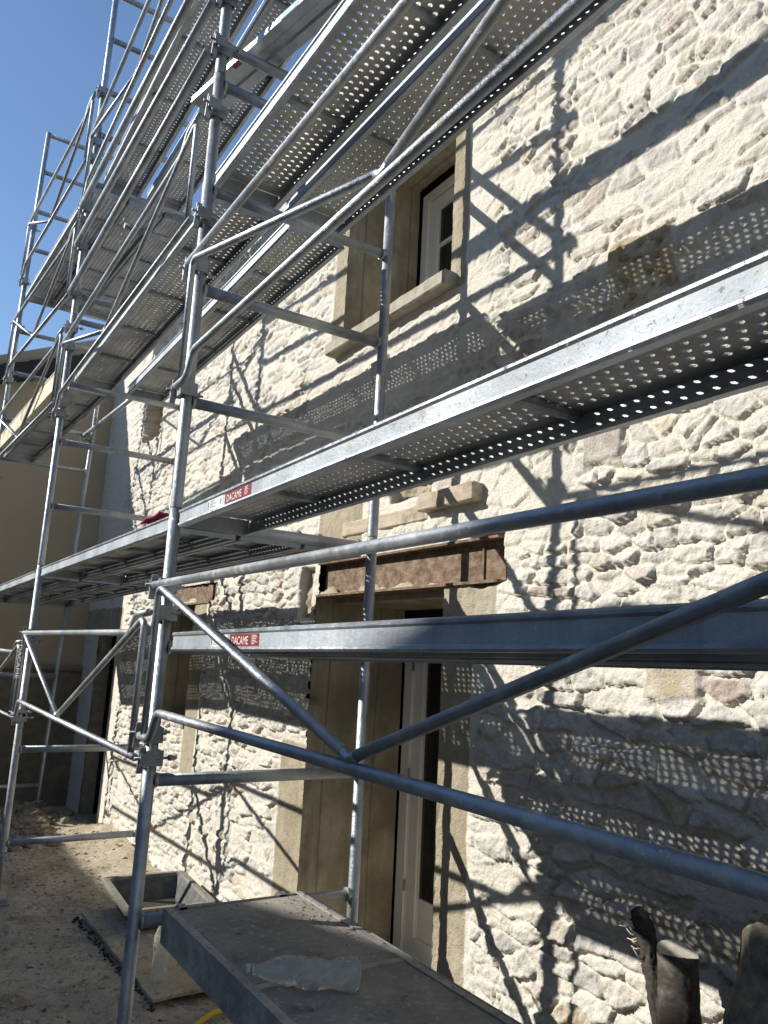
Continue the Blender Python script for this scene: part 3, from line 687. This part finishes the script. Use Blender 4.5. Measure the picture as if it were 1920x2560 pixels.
def clamp_geo(mb, c, d, s=1.0):
    """sheet-steel half coupler with its wedge round a post at c; d = +1 / -1 the side its rail leaves on"""
    x, y, z = c; h = .029; r = TB + .003
    mb.box(x - r, x + r, y - r - .012, y - r + .004, z - h, z + h)                # outer plate
    mb.box(x + d * r - .004, x + d * r + .004, y - r - .012, y + r * .9, z - h, z + h)
    mb.box(x - d * r - .004, x - d * r + .004, y - r - .004, y + r + .012, z - h, z + h)
    mb.box(x - d * (r + .02) - .018, x - d * (r + .02) + .014, y - r - .012, y - r - .002, z - h, z + h)
    mb.box(x - d * (r + .034) - .004, x - d * (r + .034) + .004, y - r - .03, y + .002, z - h * .8, z + h * .8)
    mt = Matrix.Translation((x - d * (r + .012), y - r - .02, z)) @ Matrix.Rotation(.25, 4, 'Y')
    mb.box(-.004, .004, -.012, .012, -.055, .045, mt)
    mb.box(x - r, x + r, y + r, y + r + .005, z - h, z + h)
    mb.tube([(x - d * (r + .022), y - r - .05, z + .004), (x - d * (r + .022), y + r + .055, z + .004)], .0055, 8)
    mb.tube([(x - d * (r + .022), y + r + .025, z + .004), (x - d * (r + .022), y + r + .04, z + .004)], .012, 6)
    mb.tube([(x, y - r - .018, z), (x, y - r - .012, z)], .008, 8)
def guardrail(A, B, zt, zb, label, o=.058, up=.0, zr=0, text=False, jt=.10, jb=.10):
    """V-braced guardrail between posts A and B (x, y); each rail has one cranked end"""
    (xa, ya), (xb, yb) = A, B
    root = thing('guardrail', label, 'guardrail', (xa, ya - o, zb + (A[2] if len(A) > 2 else 0)), 'V-braced guardrails')
    sl = zr
    def P(t, z, off=o):    # t = distance from A
        L = xb - xa; k = t / L; return (xa + t, ya + (yb - ya) * k - off, z + sl * k)
    L = xb - xa; r = .0150
    parts = []
    b = MB(); b.tube(bend([P(.012, zt), P(L - .26, zt), P(L - .20, zt + jt * .75), P(L - .02, zt + jt * .80)], .035), r, 14); parts.append(('top_rail', b, M['tube2']))
    b = MB(); b.tube(bend([P(.02, zb - jb), P(.15, zb - jb), P(.21, zb), P(L - .012, zb)], .035), r, 14); parts.append(('bottom_rail', b, M['tube2']))
    b = MB(); m = L * .5
    b.tube(bend([P(.075, zb - jb + .01, o), P(.075, zt - .035, o), P(.11, zt - .018, o), P(m - .03, zb + .03, o)], .03), r * .92, 12)
    b.tube(bend([P(m - .03, zb + .03, o), P(m, zb + .014, o), P(m + .03, zb + .03, o)], .02), r * .92, 12)
    parts.append(('brace', b, M['tube']))
    b = MB(); b.tube(bend([P(m + .03, zb + .03, o), P(L - .11, zt + jt * .7 - .018, o), P(L - .075, zt + jt * .7 - .035, o), P(L - .075, zb, o)], .03), r * .92, 12)
    parts.append(('brace', b, M['tube2']))
    for n, mb, mt in parts: at0(mb.build(n, mt), root)
    for (px, py), d, z in (((xa, ya), 1, zt), ((xa, ya), 1, zb - jb), ((xb, yb), -1, zt + jt * .8 + sl), ((xb, yb), -1, zb + sl)):
        b = MB(); clamp_geo(b, (px, py, z), d); at0(b.build('clamp', M['clamp']), root)
    return root
PA, PB, PC = (0.0, 0.0), (-3.212, 0.0), None
def PD(z): return (P3x(z), P3Y)
guardrail(PA, (3.21, 0), -.267, -.745, 'nearest V-braced guardrail, crossing the glazed door and running off the right edge')
guardrail(PA, (3.21, 0), 1.12, .66, 'V-braced guardrail crossing the upper window and running to the top edge')
guardrail(PB, PA, -.455, -.93, 'V-braced guardrail at the lower left, between the mortar trough and the tan gable')
guardrail(PB, PA, 1.80, 1.345, 'V-braced guardrail along the front of the middle deck')
guardrail(PB, PA, 3.62, 3.14, 'V-braced guardrail in front of the top deck, against the sky')
guardrail(PD(-.8), PB, -.60, -1.06, 'V-braced guardrail cut by the left edge low down')
guardrail(PD(1.6), PB, 1.87, 1.33, 'V-braced guardrail above the yellowed toe board at the far left')
guardrail(PD(2.7), PB, 2.95, 2.39, 'V-braced guardrail just below the top deck against the sky at the left', zr=-.15)
guardrail(PD(3.9), PB, 4.05, 3.50, 'highest V-braced guardrail at the far left against blue sky', zr=-.05)
def straight(A, B, label, r=.022):
    root = thing('guard_tube', label, 'scaffold tube', A, 'straight scaffold tubes')
    b = MB(); b.tube([A, B], r, 16); at0(b.build('tube', M['tube2']), root)
    d = 1
    for P_, s in ((A, 1), (B, -1)):
        b = MB(); clamp_geo(b, (P_[0] - s * .02, P_[1] + .055, P_[2]), s); at0(b.build('clamp', M['clamp']), root)
    return root
straight((-3.19, -.055, 2.66), (-.02, -.055, 2.47), 'straight galvanised tube passing under the top deck, upper of the pair')
straight((-3.19, -.055, 2.25), (-.02, -.055, 2.20), 'straight galvanised tube passing under the top deck, lower of the pair')
straight((-3.19, -.055, 3.00), (-.02, -.055, 2.80), 'straight galvanised tube lying close under the edge of the top deck')
straight((-6.13, WD + P3Y - .055 - .05, 1.84), (-3.23, WD - .055 - .05, 1.86), 'thin wall-side tube running from the farthest frame past the ragged wall hole')

# decks
D = .30
plank((.075, -.005, .036), (3.14, -.005, .070), 'long lower-deck plank with a red sticker running to the right edge of the photo')
for i, n in enumerate(('outermost', 'middle', 'wall-side')):
    plank((-3.14, .0 + .315 * i, .032), (-.07, .0 + .315 * i, .032), f'{n} of the three lower-deck planks between the middle and nearest frames')
    plank((P3x(0) + .075, P3Y + .01 + .315 * i, -.05), (-3.28, .005 + .315 * i, .032), f'{n} of the three lower-deck planks at the far left')
plank((.135, -.002, -.452), (3.14, -.002, -.40), 'low perforated plank with a red sticker crossing in front of the glazed door')
plank((.135, .318, -.462), (3.14, .318, -.41), 'second low plank hidden behind the low plank at eye level')
for i, n in enumerate(('outer', 'wall-side')):
    y = (0.005, .345)[i]
    plank((.075, y, 1.545), (3.14, y, 1.53), f'{n} plank of the middle deck above the upper window')
    plank((-3.14, .055 + .41 * i, 1.56), (-.07, .045 + .385 * i, 1.56), f'{n} plank of the middle deck between the middle and nearest frames')
    plank((-3.14, .08 + .36 * i, 3.29), (-.07, .08 + .36 * i, 3.30), f'{n} plank of the top deck between the middle and nearest frames')
    plank((.075, .0 + .36 * i, 3.17), (3.14, .0 + .36 * i, 3.17), f'{n} plank of the top deck above the picture')
plank((P3x(1.45) + .075, P3Y + .06, 1.50), (-3.28, .05, 1.55), 'single plank of the middle deck at the far left beside the toe board')
for i, n in enumerate(('outermost', 'middle', 'wall-side')):
    plank((P3x(3.3) + .075, P3Y + .02 + .315 * i, 3.27), (-3.28, .01 + .315 * i, 3.28), f'{n} of the three top-deck planks at the far left')

# stickers on planks
def sticker(name, label, pts, mat, cat='sticker', group=None):
    pass
def text_mesh(body, size, mat, name, loc, rot, parent, sx=1.0, ext=.0):
    cu = bpy.data.curves.new(name, 'FONT'); cu.body = body; cu.size = size; cu.align_x = 'CENTER'; cu.align_y = 'CENTER'; cu.extrude = ext; cu.resolution_u = 3
    t = bpy.data.objects.new(name, cu); COL.objects.link(t)
    dg = bpy.context.evaluated_depsgraph_get(); me = bpy.data.meshes.new_from_object(t.evaluated_get(dg)); me.name = name
    bpy.data.objects.remove(t); me.materials.clear(); me.materials.append(mat)
    o = bpy.data.objects.new(name, me); link(o, parent); o.location = loc; o.rotation_euler = rot; o.scale = (sx, 1, 1); return o
def stickers(x, y, z, slope, which):
    R_ = (math.radians(90), -math.atan(slope), 0)
    t = thing('white_label', f'small white data label left of the red sticker on the {which}', 'label', (x, y, z), 'white labels on planks'); t.rotation_euler = (0, -math.atan(slope), 0)
    b = MB(); b.box(-.075, .075, -.0006, 0, -.019, .019); b.build('label_sheet', M['label'], t)
    b = MB()
    for k in range(5): b.box(-.05, -.05 + .03 + .05 * rnd.random(), -.0010, -.0006, .012 - k * .006, .0145 - k * .006)
    b.box(-.072, -.062, -.001, -.0006, -.015, .014); b.box(.05, .056, -.001, -.0006, -.01, .012); b.build('print', M['grey_ink'], t)
    text_mesh('CE', .012, M['grey_ink'], 'print', (.062, -.0009, .002), (math.radians(90), 0, 0), t)
    t = thing('maker_sticker', f'dark red maker sticker with white lettering on the {which}', 'sticker', (x + .20, y, z + .20 * slope), 'red stickers on planks'); t.rotation_euler = (0, -math.atan(slope), 0)
    b = MB(); b.box(-.105, .125, -.0006, 0, -.019, .019); b.build('sticker_sheet', M['red'], t)
    text_mesh('DACAME', .036, M['ink'], 'lettering', (-.022, -.0012, -.002), (math.radians(90), 0, 0), t, sx=.92)
    b = MB()
    for k in range(6): b.box(.070, .070 + .022 + .022 * rnd.random(), -.0011, -.0007, .013 - k * .005, .0148 - k * .005)
    b.build('print', M['ink'], t)
stickers(.47, -.0045, .0065, .011, 'lower-deck plank')
stickers(.62, -.0015, -.479, .017, 'low plank at eye level')
t = thing('maker_lettering', 'worn white lettering running down the guard post of the middle frame', 'lettering', (-3.17, -.10, -.62))
text_mesh('DACAME', .05, M['ink'], 'lettering', (0, 0, 0), (math.radians(90), math.radians(90), math.radians(35)), t, sx=1.2)
t.location = (-3.115, -.079, -.66)

# smooth board lying across the rungs above the middle deck
def bx(name, mat, root, *a):
    b = MB(); b.box(*a); return b.build(name, mat, root)
tb = thing('aluminium_board', 'smooth pale aluminium board with a blue patch lying aslant on the upper rungs', 'board', (-.60, .04, 2.345))
A_ = Vector((-.60, .04, 2.345)); B_ = Vector((1.72, .375, 2.12)); ex = (B_ - A_).normalized(); ey = Vector((-.14, 1, -.10)); ey = (ey - ex * ey.dot(ex)).normalized()
tb.matrix_world = Matrix.Translation(A_) @ Matrix((ex, ey, ex.cross(ey))).transposed().to_4x4()
Lb = (B_ - A_).length
bx('top_skin', M['alu'], tb, 0, Lb, .002, .15, .030, .034); bx('front_edge', M['alu'], tb, 0, Lb, 0, .002, -.004, .034); bx('rear_edge', M['alu'], tb, 0, Lb, .15, .152, 0, .034)
b = MB(); b.add([(0, .002, 0), (Lb, .002, 0), (Lb, .05, 0), (0, .05, 0), (0, .06, .012), (Lb, .06, .012), (0, .095, .012), (Lb, .095, .012), (0, .105, 0), (Lb, .105, 0), (0, .15, 0), (Lb, .15, 0)],
      [(0, 1, 2, 3), (3, 2, 5, 4), (4, 5, 7, 6), (6, 7, 9, 8), (8, 9, 11, 10)]); b.build('underside', M['tube'], tb)
bx('blue_patch', M['blue'], tb, .88, 1.02, -.0012, 0, -.003, .033); bx('red_patch', M['red'], tb, .43, .49, .004, .03, -.0016, -.0006)

# toe board at far left
tbd = thing('toe_board', 'long yellowed toe board smeared with mortar standing on the far left middle deck', 'board', (-6.0, -.12, 1.50))
Lt = 2.55; tbd.rotation_euler = (0, 0, math.atan2(.12, 2.9))
bx('board', M['toe'], tbd, 0, Lt, -.03, -.008, .0, .15); bx('top_strip', M['toe'], tbd, 0, Lt, -.034, -.004, .15, .162)
bx('end_cleat', M['eave'], tbd, -.012, .0, -.036, -.002, -.01, .15)

# red cloth on the lower deck
bm = bmesh.new(); bmesh.ops.create_grid(bm, x_segments=28, y_segments=14, size=.5)
for v in bm.verts:
    x, y = v.co.x * .24, v.co.y * .15; n = float(fbm(np.array([x * 14]), np.array([y * 18]), 3, 77)[0])
    v.co = (x, y + .02 * n, max(.004, .022 + .035 * n - .35 * (x * x + 2 * y * y)))
me = bpy.data.meshes.new('red_cloth'); bm.to_mesh(me); bm.free(); me.materials.append(M['cloth']); me.polygons.foreach_set('use_smooth', [True] * len(me.polygons))
o = link(bpy.data.objects.new('cloth', me)); o.location = (-.34, .06, .036); sd = o.modifiers.new('s', 'SOLIDIFY'); sd.thickness = .006
tag(o, 'crumpled dark red work glove or cloth on the edge of the lower deck', 'cloth')

# ------------------------------------------------------------------ the grey work platform
pf = thing('work_platform', 'grey plywood work platform with metal edges in the bottom foreground, hooked on the lowest rung', 'platform', (.03, .10, -1.48))
LP = 2.9; wp = .58
b = MB()
bx('deck_panel', M['deck'], pf, .03, .78, .028, wp - .028, -.012, -.001); bx('deck_panel', M['deck'], pf, .80, 1.6, .028, wp - .028, -.012, -.0012); bx('deck_panel', M['deck'], pf, 1.62, LP, .028, wp - .028, -.012, -.001)
bx('cross_strip', M['tube2'], pf, .772, .806, .028, wp - .028, -.03, .0006)
M['edge'] = steel('dull_platform_edge', (.24, .25, .255), (.36, .365, .36), .35, (.5, .65), .9, (.40, .37, .31), spot=.47)
b = MB(); b.box(0, LP, -.004, 0, -.115, .008); b.box(0, LP, 0, .030, 0, .004); b.box(0, LP, 0, .02, -.115, -.111); b.box(0, .004, 0, wp, -.1, 0); outer_ = b
b = MB(); b.box(0, LP, wp, wp + .004, -.115, .006); b.box(0, LP, wp - .030, wp, 0, .004); b.box(0, LP, wp - .02, wp, -.115, -.111); inner_ = b
for k in range(14):
    for yy, b in ((.015, outer_), (wp - .015, inner_)): b.tube([(.05 + k * .2, yy, .003), (.05 + k * .2, yy, .0075)], .006, 8)
outer_.build('outer_rail', M['edge'], pf); inner_.build('inner_rail', M['edge'], pf)
for yy in (.06, wp - .1):
    b = MB(); b.add([(x, y, z) for y in (yy, yy + .03) for x, z in ((.004, 0), (-.03, .004), (-.055, -.012), (-.06, -.04), (-.05, -.04), (-.045, -.018), (-.03, -.006), (.004, -.02))],
          [tuple(range(8)), tuple(reversed(range(8, 16)))] + [(i, i + 8, (i + 1) % 8 + 8, (i + 1) % 8) for i in range(8)]); b.build('hook', M['clamp'], pf)
b = MB(); q = random.Random(9)
for i in range(260):
    x = .06 + abs(q.gauss(0, .5)); y = (.13 + q.random() * .5) if q.random() < .35 else .60 + q.gauss(0, .035)
    y = min(max(y, .14), .655); r = q.choice([.0015, .002, .003, .004]) * q.uniform(.8, 1.4)
    if x < 2.5: rock_geo(b, (x, y, -1.479 + r * .4), r, 900 + i)
tag(b.build('mortar_crumbs', M['rubble']), kind='stuff')
b = MB(); rock_geo(b, (0, 0, .006), .013, 31, .9); o = b.build('mortar_lump', M['rubble']); o.location = (1.02, .215, -1.478); tag(o, 'small beige mortar lump beside the lying bottle on the platform', 'stone')

# bottles
def bottle(label, L, R0, loc, rot, s, crush=.10, group='crumpled clear plastic bottles'):
    root = thing('plastic_bottle', label, 'bottle', loc, group); root.rotation_euler = rot
    prof = [(0, .55), (.01, .86), (.04, .98), (.10, 1.0), (.16, .96), (.19, 1.0), (.25, .96), (.28, 1.0), (.34, .95), (.37, 1.0), (.43, .95), (.50, .9), (.58, .97), (.66, .99), (.72, .93), (.80, .70), (.87, .47), (.91, .36), (.93, .34), (.955, .34)]
    seg = 40; vs = []; tt = np.concatenate([np.linspace(0, .9, 64), [.91, .93, .955]]); prof = [(float(t), float(np.interp(t, [p[0] for p in prof], [p[1] for p in prof]))) for t in tt]
    for t, r in prof:
        for k in range(seg):
            a = 2 * math.pi * k / seg
            n = float(fbm(np.array([t * 5 + s]), np.array([math.cos(a) * 1.3 + 3 * s]), 3, int(s * 10))[0]); n2 = float(fbm(np.array([t * 9 + math.sin(a) * 1.4]), np.array([s + math.cos(a)]), 2, 5)[0])
            rr = R0 * r * (1 + crush * (n * 1.6 + n2) * (1 if .03 < t < .85 else .1)); vs.append((rr * math.cos(a), rr * math.sin(a), t * L))
    n = len(prof); b = MB(); b.add(vs, [(i * seg + k, i * seg + (k + 1) % seg, (i + 1) * seg + (k + 1) % seg, (i + 1) * seg + k) for i in range(n - 1) for k in range(seg)], True)
    b.f.append(tuple(reversed(range(seg)))); b.sm.append(False)
    b.build('body', M['plastic'], root)
    b = MB(); b.tube([(0, 0, L * .935), (0, 0, L * .945)], R0 * .42, 20); b.tube([(0, 0, L * .955), (0, 0, L)], R0 * .38, 20); b.build('cap', M['label2'], root)
    return root
M['label2'] = flat('translucent_cap', (.45, .44, .40), .35)
# the lying one: from its cap (near the outer rail) to its base
pa = Vector((.78, .115, -1.442)); pb = Vector((.97, .40, -1.437))
d = (pa - pb).normalized()
bt = bottle('crumpled clear plastic bottle lying on the grey platform', .345, .040, pb, d.to_track_quat('Z', 'Y').to_euler(), 1.7, .19)
bottle('clear plastic bottle standing on the dusty board on the ground', .32, .041, (-1.29, .56, gz(-1.29, .56) + .028), (.02, -.03, .4), 4.2, .07)

# ------------------------------------------------------------------ mortar trough
tr = thing('mortar_trough', 'black rubber mortar trough crusted with lime, holding grey water at the foot of the wall', 'trough', (-2.37, .86, gz(-2.37, .86) + .005), rotz=-.05)
def ring(wx, wy, z, rr=.05, n=5):
    out = []
    for cx, cy, a0 in ((wx - rr, wy - rr, 0), (-wx + rr, wy - rr, 90), (-wx + rr, -wy + rr, 180), (wx - rr, -wy + rr, 270)):
        for k in range(n + 1):
            a = math.radians(a0 + 90 * k / n); out.append((cx + rr * math.cos(a), cy + rr * math.sin(a), z))
    return out
def loft(rings):
    b = MB(); n = len(rings[0]); vs = [p for r in rings for p in r]
    b.add(vs, [(i * n + k, i * n + (k + 1) % n, (i + 1) * n + (k + 1) % n, (i + 1) * n + k) for i in range(len(rings) - 1) for k in range(n)], False); return b
wx, wy = .39, .28
b = loft([ring(wx - .13, wy - .11, 0), ring(wx - .02, wy - .02, .205), ring(wx - .035, wy - .035, .205), ring(wx - .135, wy - .115, .012)])
b.f.append(tuple(range(24 - 1, -1, -1))); b.sm.append(False); n = 24; b.f.append(tuple(3 * n + k for k in range(n))); b.sm.append(False)
b.build('basin', M['rubber'], tr)
b = loft([ring(wx - .034, wy - .034, .206), ring(wx - .03, wy - .03, .226), ring(wx + .005, wy + .005, .226), ring(wx + .008, wy + .008, .195), ring(wx - .022, wy - .022, .195)]); b.build('rim', M['rim'], tr)
b = MB(); r = ring(wx - .10, wy - .09, .085); b.add(r, [tuple(range(len(r)))]); b.build('water', M['water'], tr)
b = MB()
for k in range(5):
    for sx in (-1,):
        yy = -.14 + k * .07; b.add([(sx * (wx - .13), yy - .006, 0), (sx * (wx - .13), yy + .006, 0), (sx * (wx - .01), yy + .006, .225), (sx * (wx - .01), yy - .006, .225), (sx * (wx - .115), yy - .006, .0), (sx * (wx - .115), yy + .006, .0)], [(0, 1, 2, 3), (0, 3, 4), (1, 5, 2)])
b.build('rib', M['rubber'], tr)

# plywood sheet on the ground
bd = thing('ground_board', 'dusty warped plywood board lying on the ground beneath the standing bottle', 'board', (-1.85, .72, gz(-1.85, .72) + .004), rotz=.03)
N = 40; bx_ = np.linspace(-.74, .74, N); by_ = np.linspace(-.27, .24, 16); BX, BY = np.meshgrid(bx_, by_)
BX = BX + .012 * fbm(BY * 12, BX * 3, 3, 501) * (np.abs(BX) > .7); BY2 = BY + .014 * fbm(BX * 7, BY * 0 + 2, 4, 503) * (np.abs(BY) > .22)
BZ = .022 + .006 * fbm(BX * 2, BY * 2, 2, 505)
b = MB(); top = [(float(x), float(y), float(z)) for x, y, z in zip(BX.ravel(), BY2.ravel(), BZ.ravel())]; bot = [(x, y, z - .018) for x, y, z in top]; nn = len(top)
fs = []
for j in range(15):
    for i in range(N - 1):
        a = j * N + i; fs += [(a, a + 1, a + 1 + N, a + N), (nn + a, nn + a + N, nn + a + 1 + N, nn + a + 1)]
per = [i for i in range(N)] + [j * N + N - 1 for j in range(1, 16)] + [15 * N + i for i in range(N - 2, -1, -1)] + [j * N for j in range(14, 0, -1)]
for k in range(len(per)): a, c = per[k], per[(k + 1) % len(per)]; fs.append((a, nn + a, nn + c, c))
b.add(top + bot, fs); b.build('board', M['dustply'] if 'dustply' in M else M['ground'], bd)
b = MB(); q = random.Random(5)
for i in range(150):
    t = q.uniform(-.8, .8); x = -1.85 + t; y = .44 + .03 * t + q.gauss(0, .012); r = q.uniform(.004, .013); rock_geo(b, (x, y, gz(x, y) + .004), r, 3000 + i)
tag(b.build('dark_crumbs', flat('damp_soil_crumbs', (.06, .045, .03), .95)), kind='stuff')

# hose
hs = MB(); hp = [(-.93, .90), (-.90, .80), (-.86, .70), (-.81, .60), (-.74, .48), (-.62, .35), (-.42, .22), (-.1, .1), (.3, 0)]
hs.tube([(x, y, gz(x, y) + .014 + .01 * math.sin(i)) for i, (x, y) in enumerate(hp)], .013, 12)
o = hs.build('hose', M['hose']); tag(o, 'yellow hose curving over the dirt at the bottom edge beside the platform', 'hose')

# ------------------------------------------------------------------ stems and stone at the lower right
def stem(name, label, pts, rads, s, cat, cutcap=True, group=None, amp=1.0, tilt=0):
    root = thing(name, label, cat, (pts[0][0], pts[0][1], pts[0][2]), group)
    # subdivide
    P = [Vector(p) for p in pts]; Q = []; Rr = []
    for i in range(len(P) - 1):
        for k in range(30):
            t = k / 30; p0 = P[max(i - 1, 0)]; p1 = P[i]; p2 = P[i + 1]; p3 = P[min(i + 2, len(P) - 1)]
            Q.append(.5 * ((2 * p1) + (-p0 + p2) * t + (2 * p0 - 5 * p1 + 4 * p2 - p3) * t * t + (-p0 + 3 * p1 - 3 * p2 + p3) * t ** 3)); Rr.append(rads[i] * (1 - t) + rads[i + 1] * t)
    Q.append(P[-1]); Rr.append(rads[-1])
    b = MB(); b.tube(Q, Rr, 48, cap=False)
    V = np.array(b.v); seg = 48; C = np.repeat(np.array([q[:] for q in Q]), seg, 0); ang = np.tile(np.arange(seg), len(Q)) / seg * 2 * math.pi; zz = np.repeat(np.arange(len(Q)), seg)
    e = 1 + amp * .16 * fbm(np.cos(ang) * 2.2 + s, zz * .10, 3, s) + amp * .13 * fbm(np.cos(ang) * 5 + np.sin(ang) * 5, zz * .35 + s, 3, s + 2) * 1.0
    e = e + amp * .09 * np.abs(fbm(ang * 4 / 3.1416 * 3, zz * .12 + s, 3, s + 5)) + amp * .06 * fbm(np.cos(ang) * 9, np.sin(ang) * 9 + zz * .9, 3, s + 9)
    V = C + (V - C) * e[:, None]; b.v = [tuple(v) for v in V]
    if tilt:
        ct = V[-seg:].mean(0); dz_ = (V[-seg:] - ct) @ np.array([.8, -.6, 0]); V[-seg:, 2] -= tilt * dz_; V[-2 * seg:-seg, 2] -= tilt * .6 * dz_; b.v = [tuple(v) for v in V]
    top = [tuple(v) for v in V[-seg:]]
    at0(b.build('bark', M['bark']), root)
    if cutcap:
        b = MB(); c = np.mean(V[-seg:], 0); b.add([tuple(c)] + top, [(0, k + 1, (k + 1) % seg + 1) for k in range(seg)]); at0(b.build('sawn_face', M['cut']), root)
    return root
st1 = stem('vine_stem', 'thin dark gnarled stem with a lumpy head against the lower right wall', [(1.66, 1.0, -2.35), (1.60, 1.02, -1.75), (1.545, 1.03, -1.48), (1.50, 1.05, -1.33), (1.455, 1.06, -1.235), (1.43, 1.06, -1.21)], [.035, .026, .024, .028, .030, .02], 3, 'stem', True)
b = MB(); q = random.Random(12)
for i in range(16):
    t = q.random(); p = Vector((1.44 + .06 * t, 1.03, -1.22 - .12 * t)); d_ = Vector((q.uniform(-.6, -.1), q.uniform(-.7, .1), q.uniform(-.3, .6))).normalized() * q.uniform(.02, .05)
    b.tube([p, p + d_ * .6, p + d_ + Vector((0, 0, .008))], [.003, .002, .001], 5)
at0(b.build('twig', M['cut']), st1)
stem('tree_stump', 'thick upright dark stump with a pale sawn top beside the gnarled stem', [(1.76, .93, -2.35), (1.70, .95, -1.8), (1.655, .97, -1.45), (1.625, 1.0, -1.255)], [.058, .055, .053, .052], 8, 'stump', amp=.3, tilt=.5)
stem('dead_branch', 'black crooked branch between the sawn stump and the grey boulder', [(1.92, .98, -2.35), (1.86, 1.03, -1.75), (1.80, 1.08, -1.48), (1.755, 1.12, -1.30), (1.75, 1.14, -1.2)], [.04, .034, .032, .028, .015], 14, 'branch')
# boulder
bm = bmesh.new(); bmesh.ops.create_icosphere(bm, subdivisions=6, radius=1)
P = np.array([v.co[:] for v in bm.verts]); e = 1 + .16 * fbm(P[:, 0] * 1.7 + 5, P[:, 2] * 1.9 + P[:, 1], 4, 601) + .07 * np.abs(fbm(P[:, 0] * 4 + P[:, 1] * 4, P[:, 2] * 5, 4, 603)) + .025 * fbm(P[:, 0] * 18 + P[:, 1] * 12, P[:, 2] * 40, 3, 605)
for v, p, k in zip(bm.verts, P, e):
    q_ = np.sign(p) * np.abs(p) ** .8; v.co = (q_[0] * .20 * k, q_[1] * .17 * k, q_[2] * .72 * k)
me = bpy.data.meshes.new('boulder'); bm.to_mesh(me); bm.free(); me.materials.append(M['boulder']); me.polygons.foreach_set('use_smooth', [True] * len(me.polygons))
o = link(bpy.data.objects.new('boulder', me)); o.location = (2.075, .82, -1.72); o.rotation_euler = (0, .06, .3); tag(o, 'tall rough grey boulder cut by the right edge beside the stump', 'boulder')
bpy.context.view_layer.update()
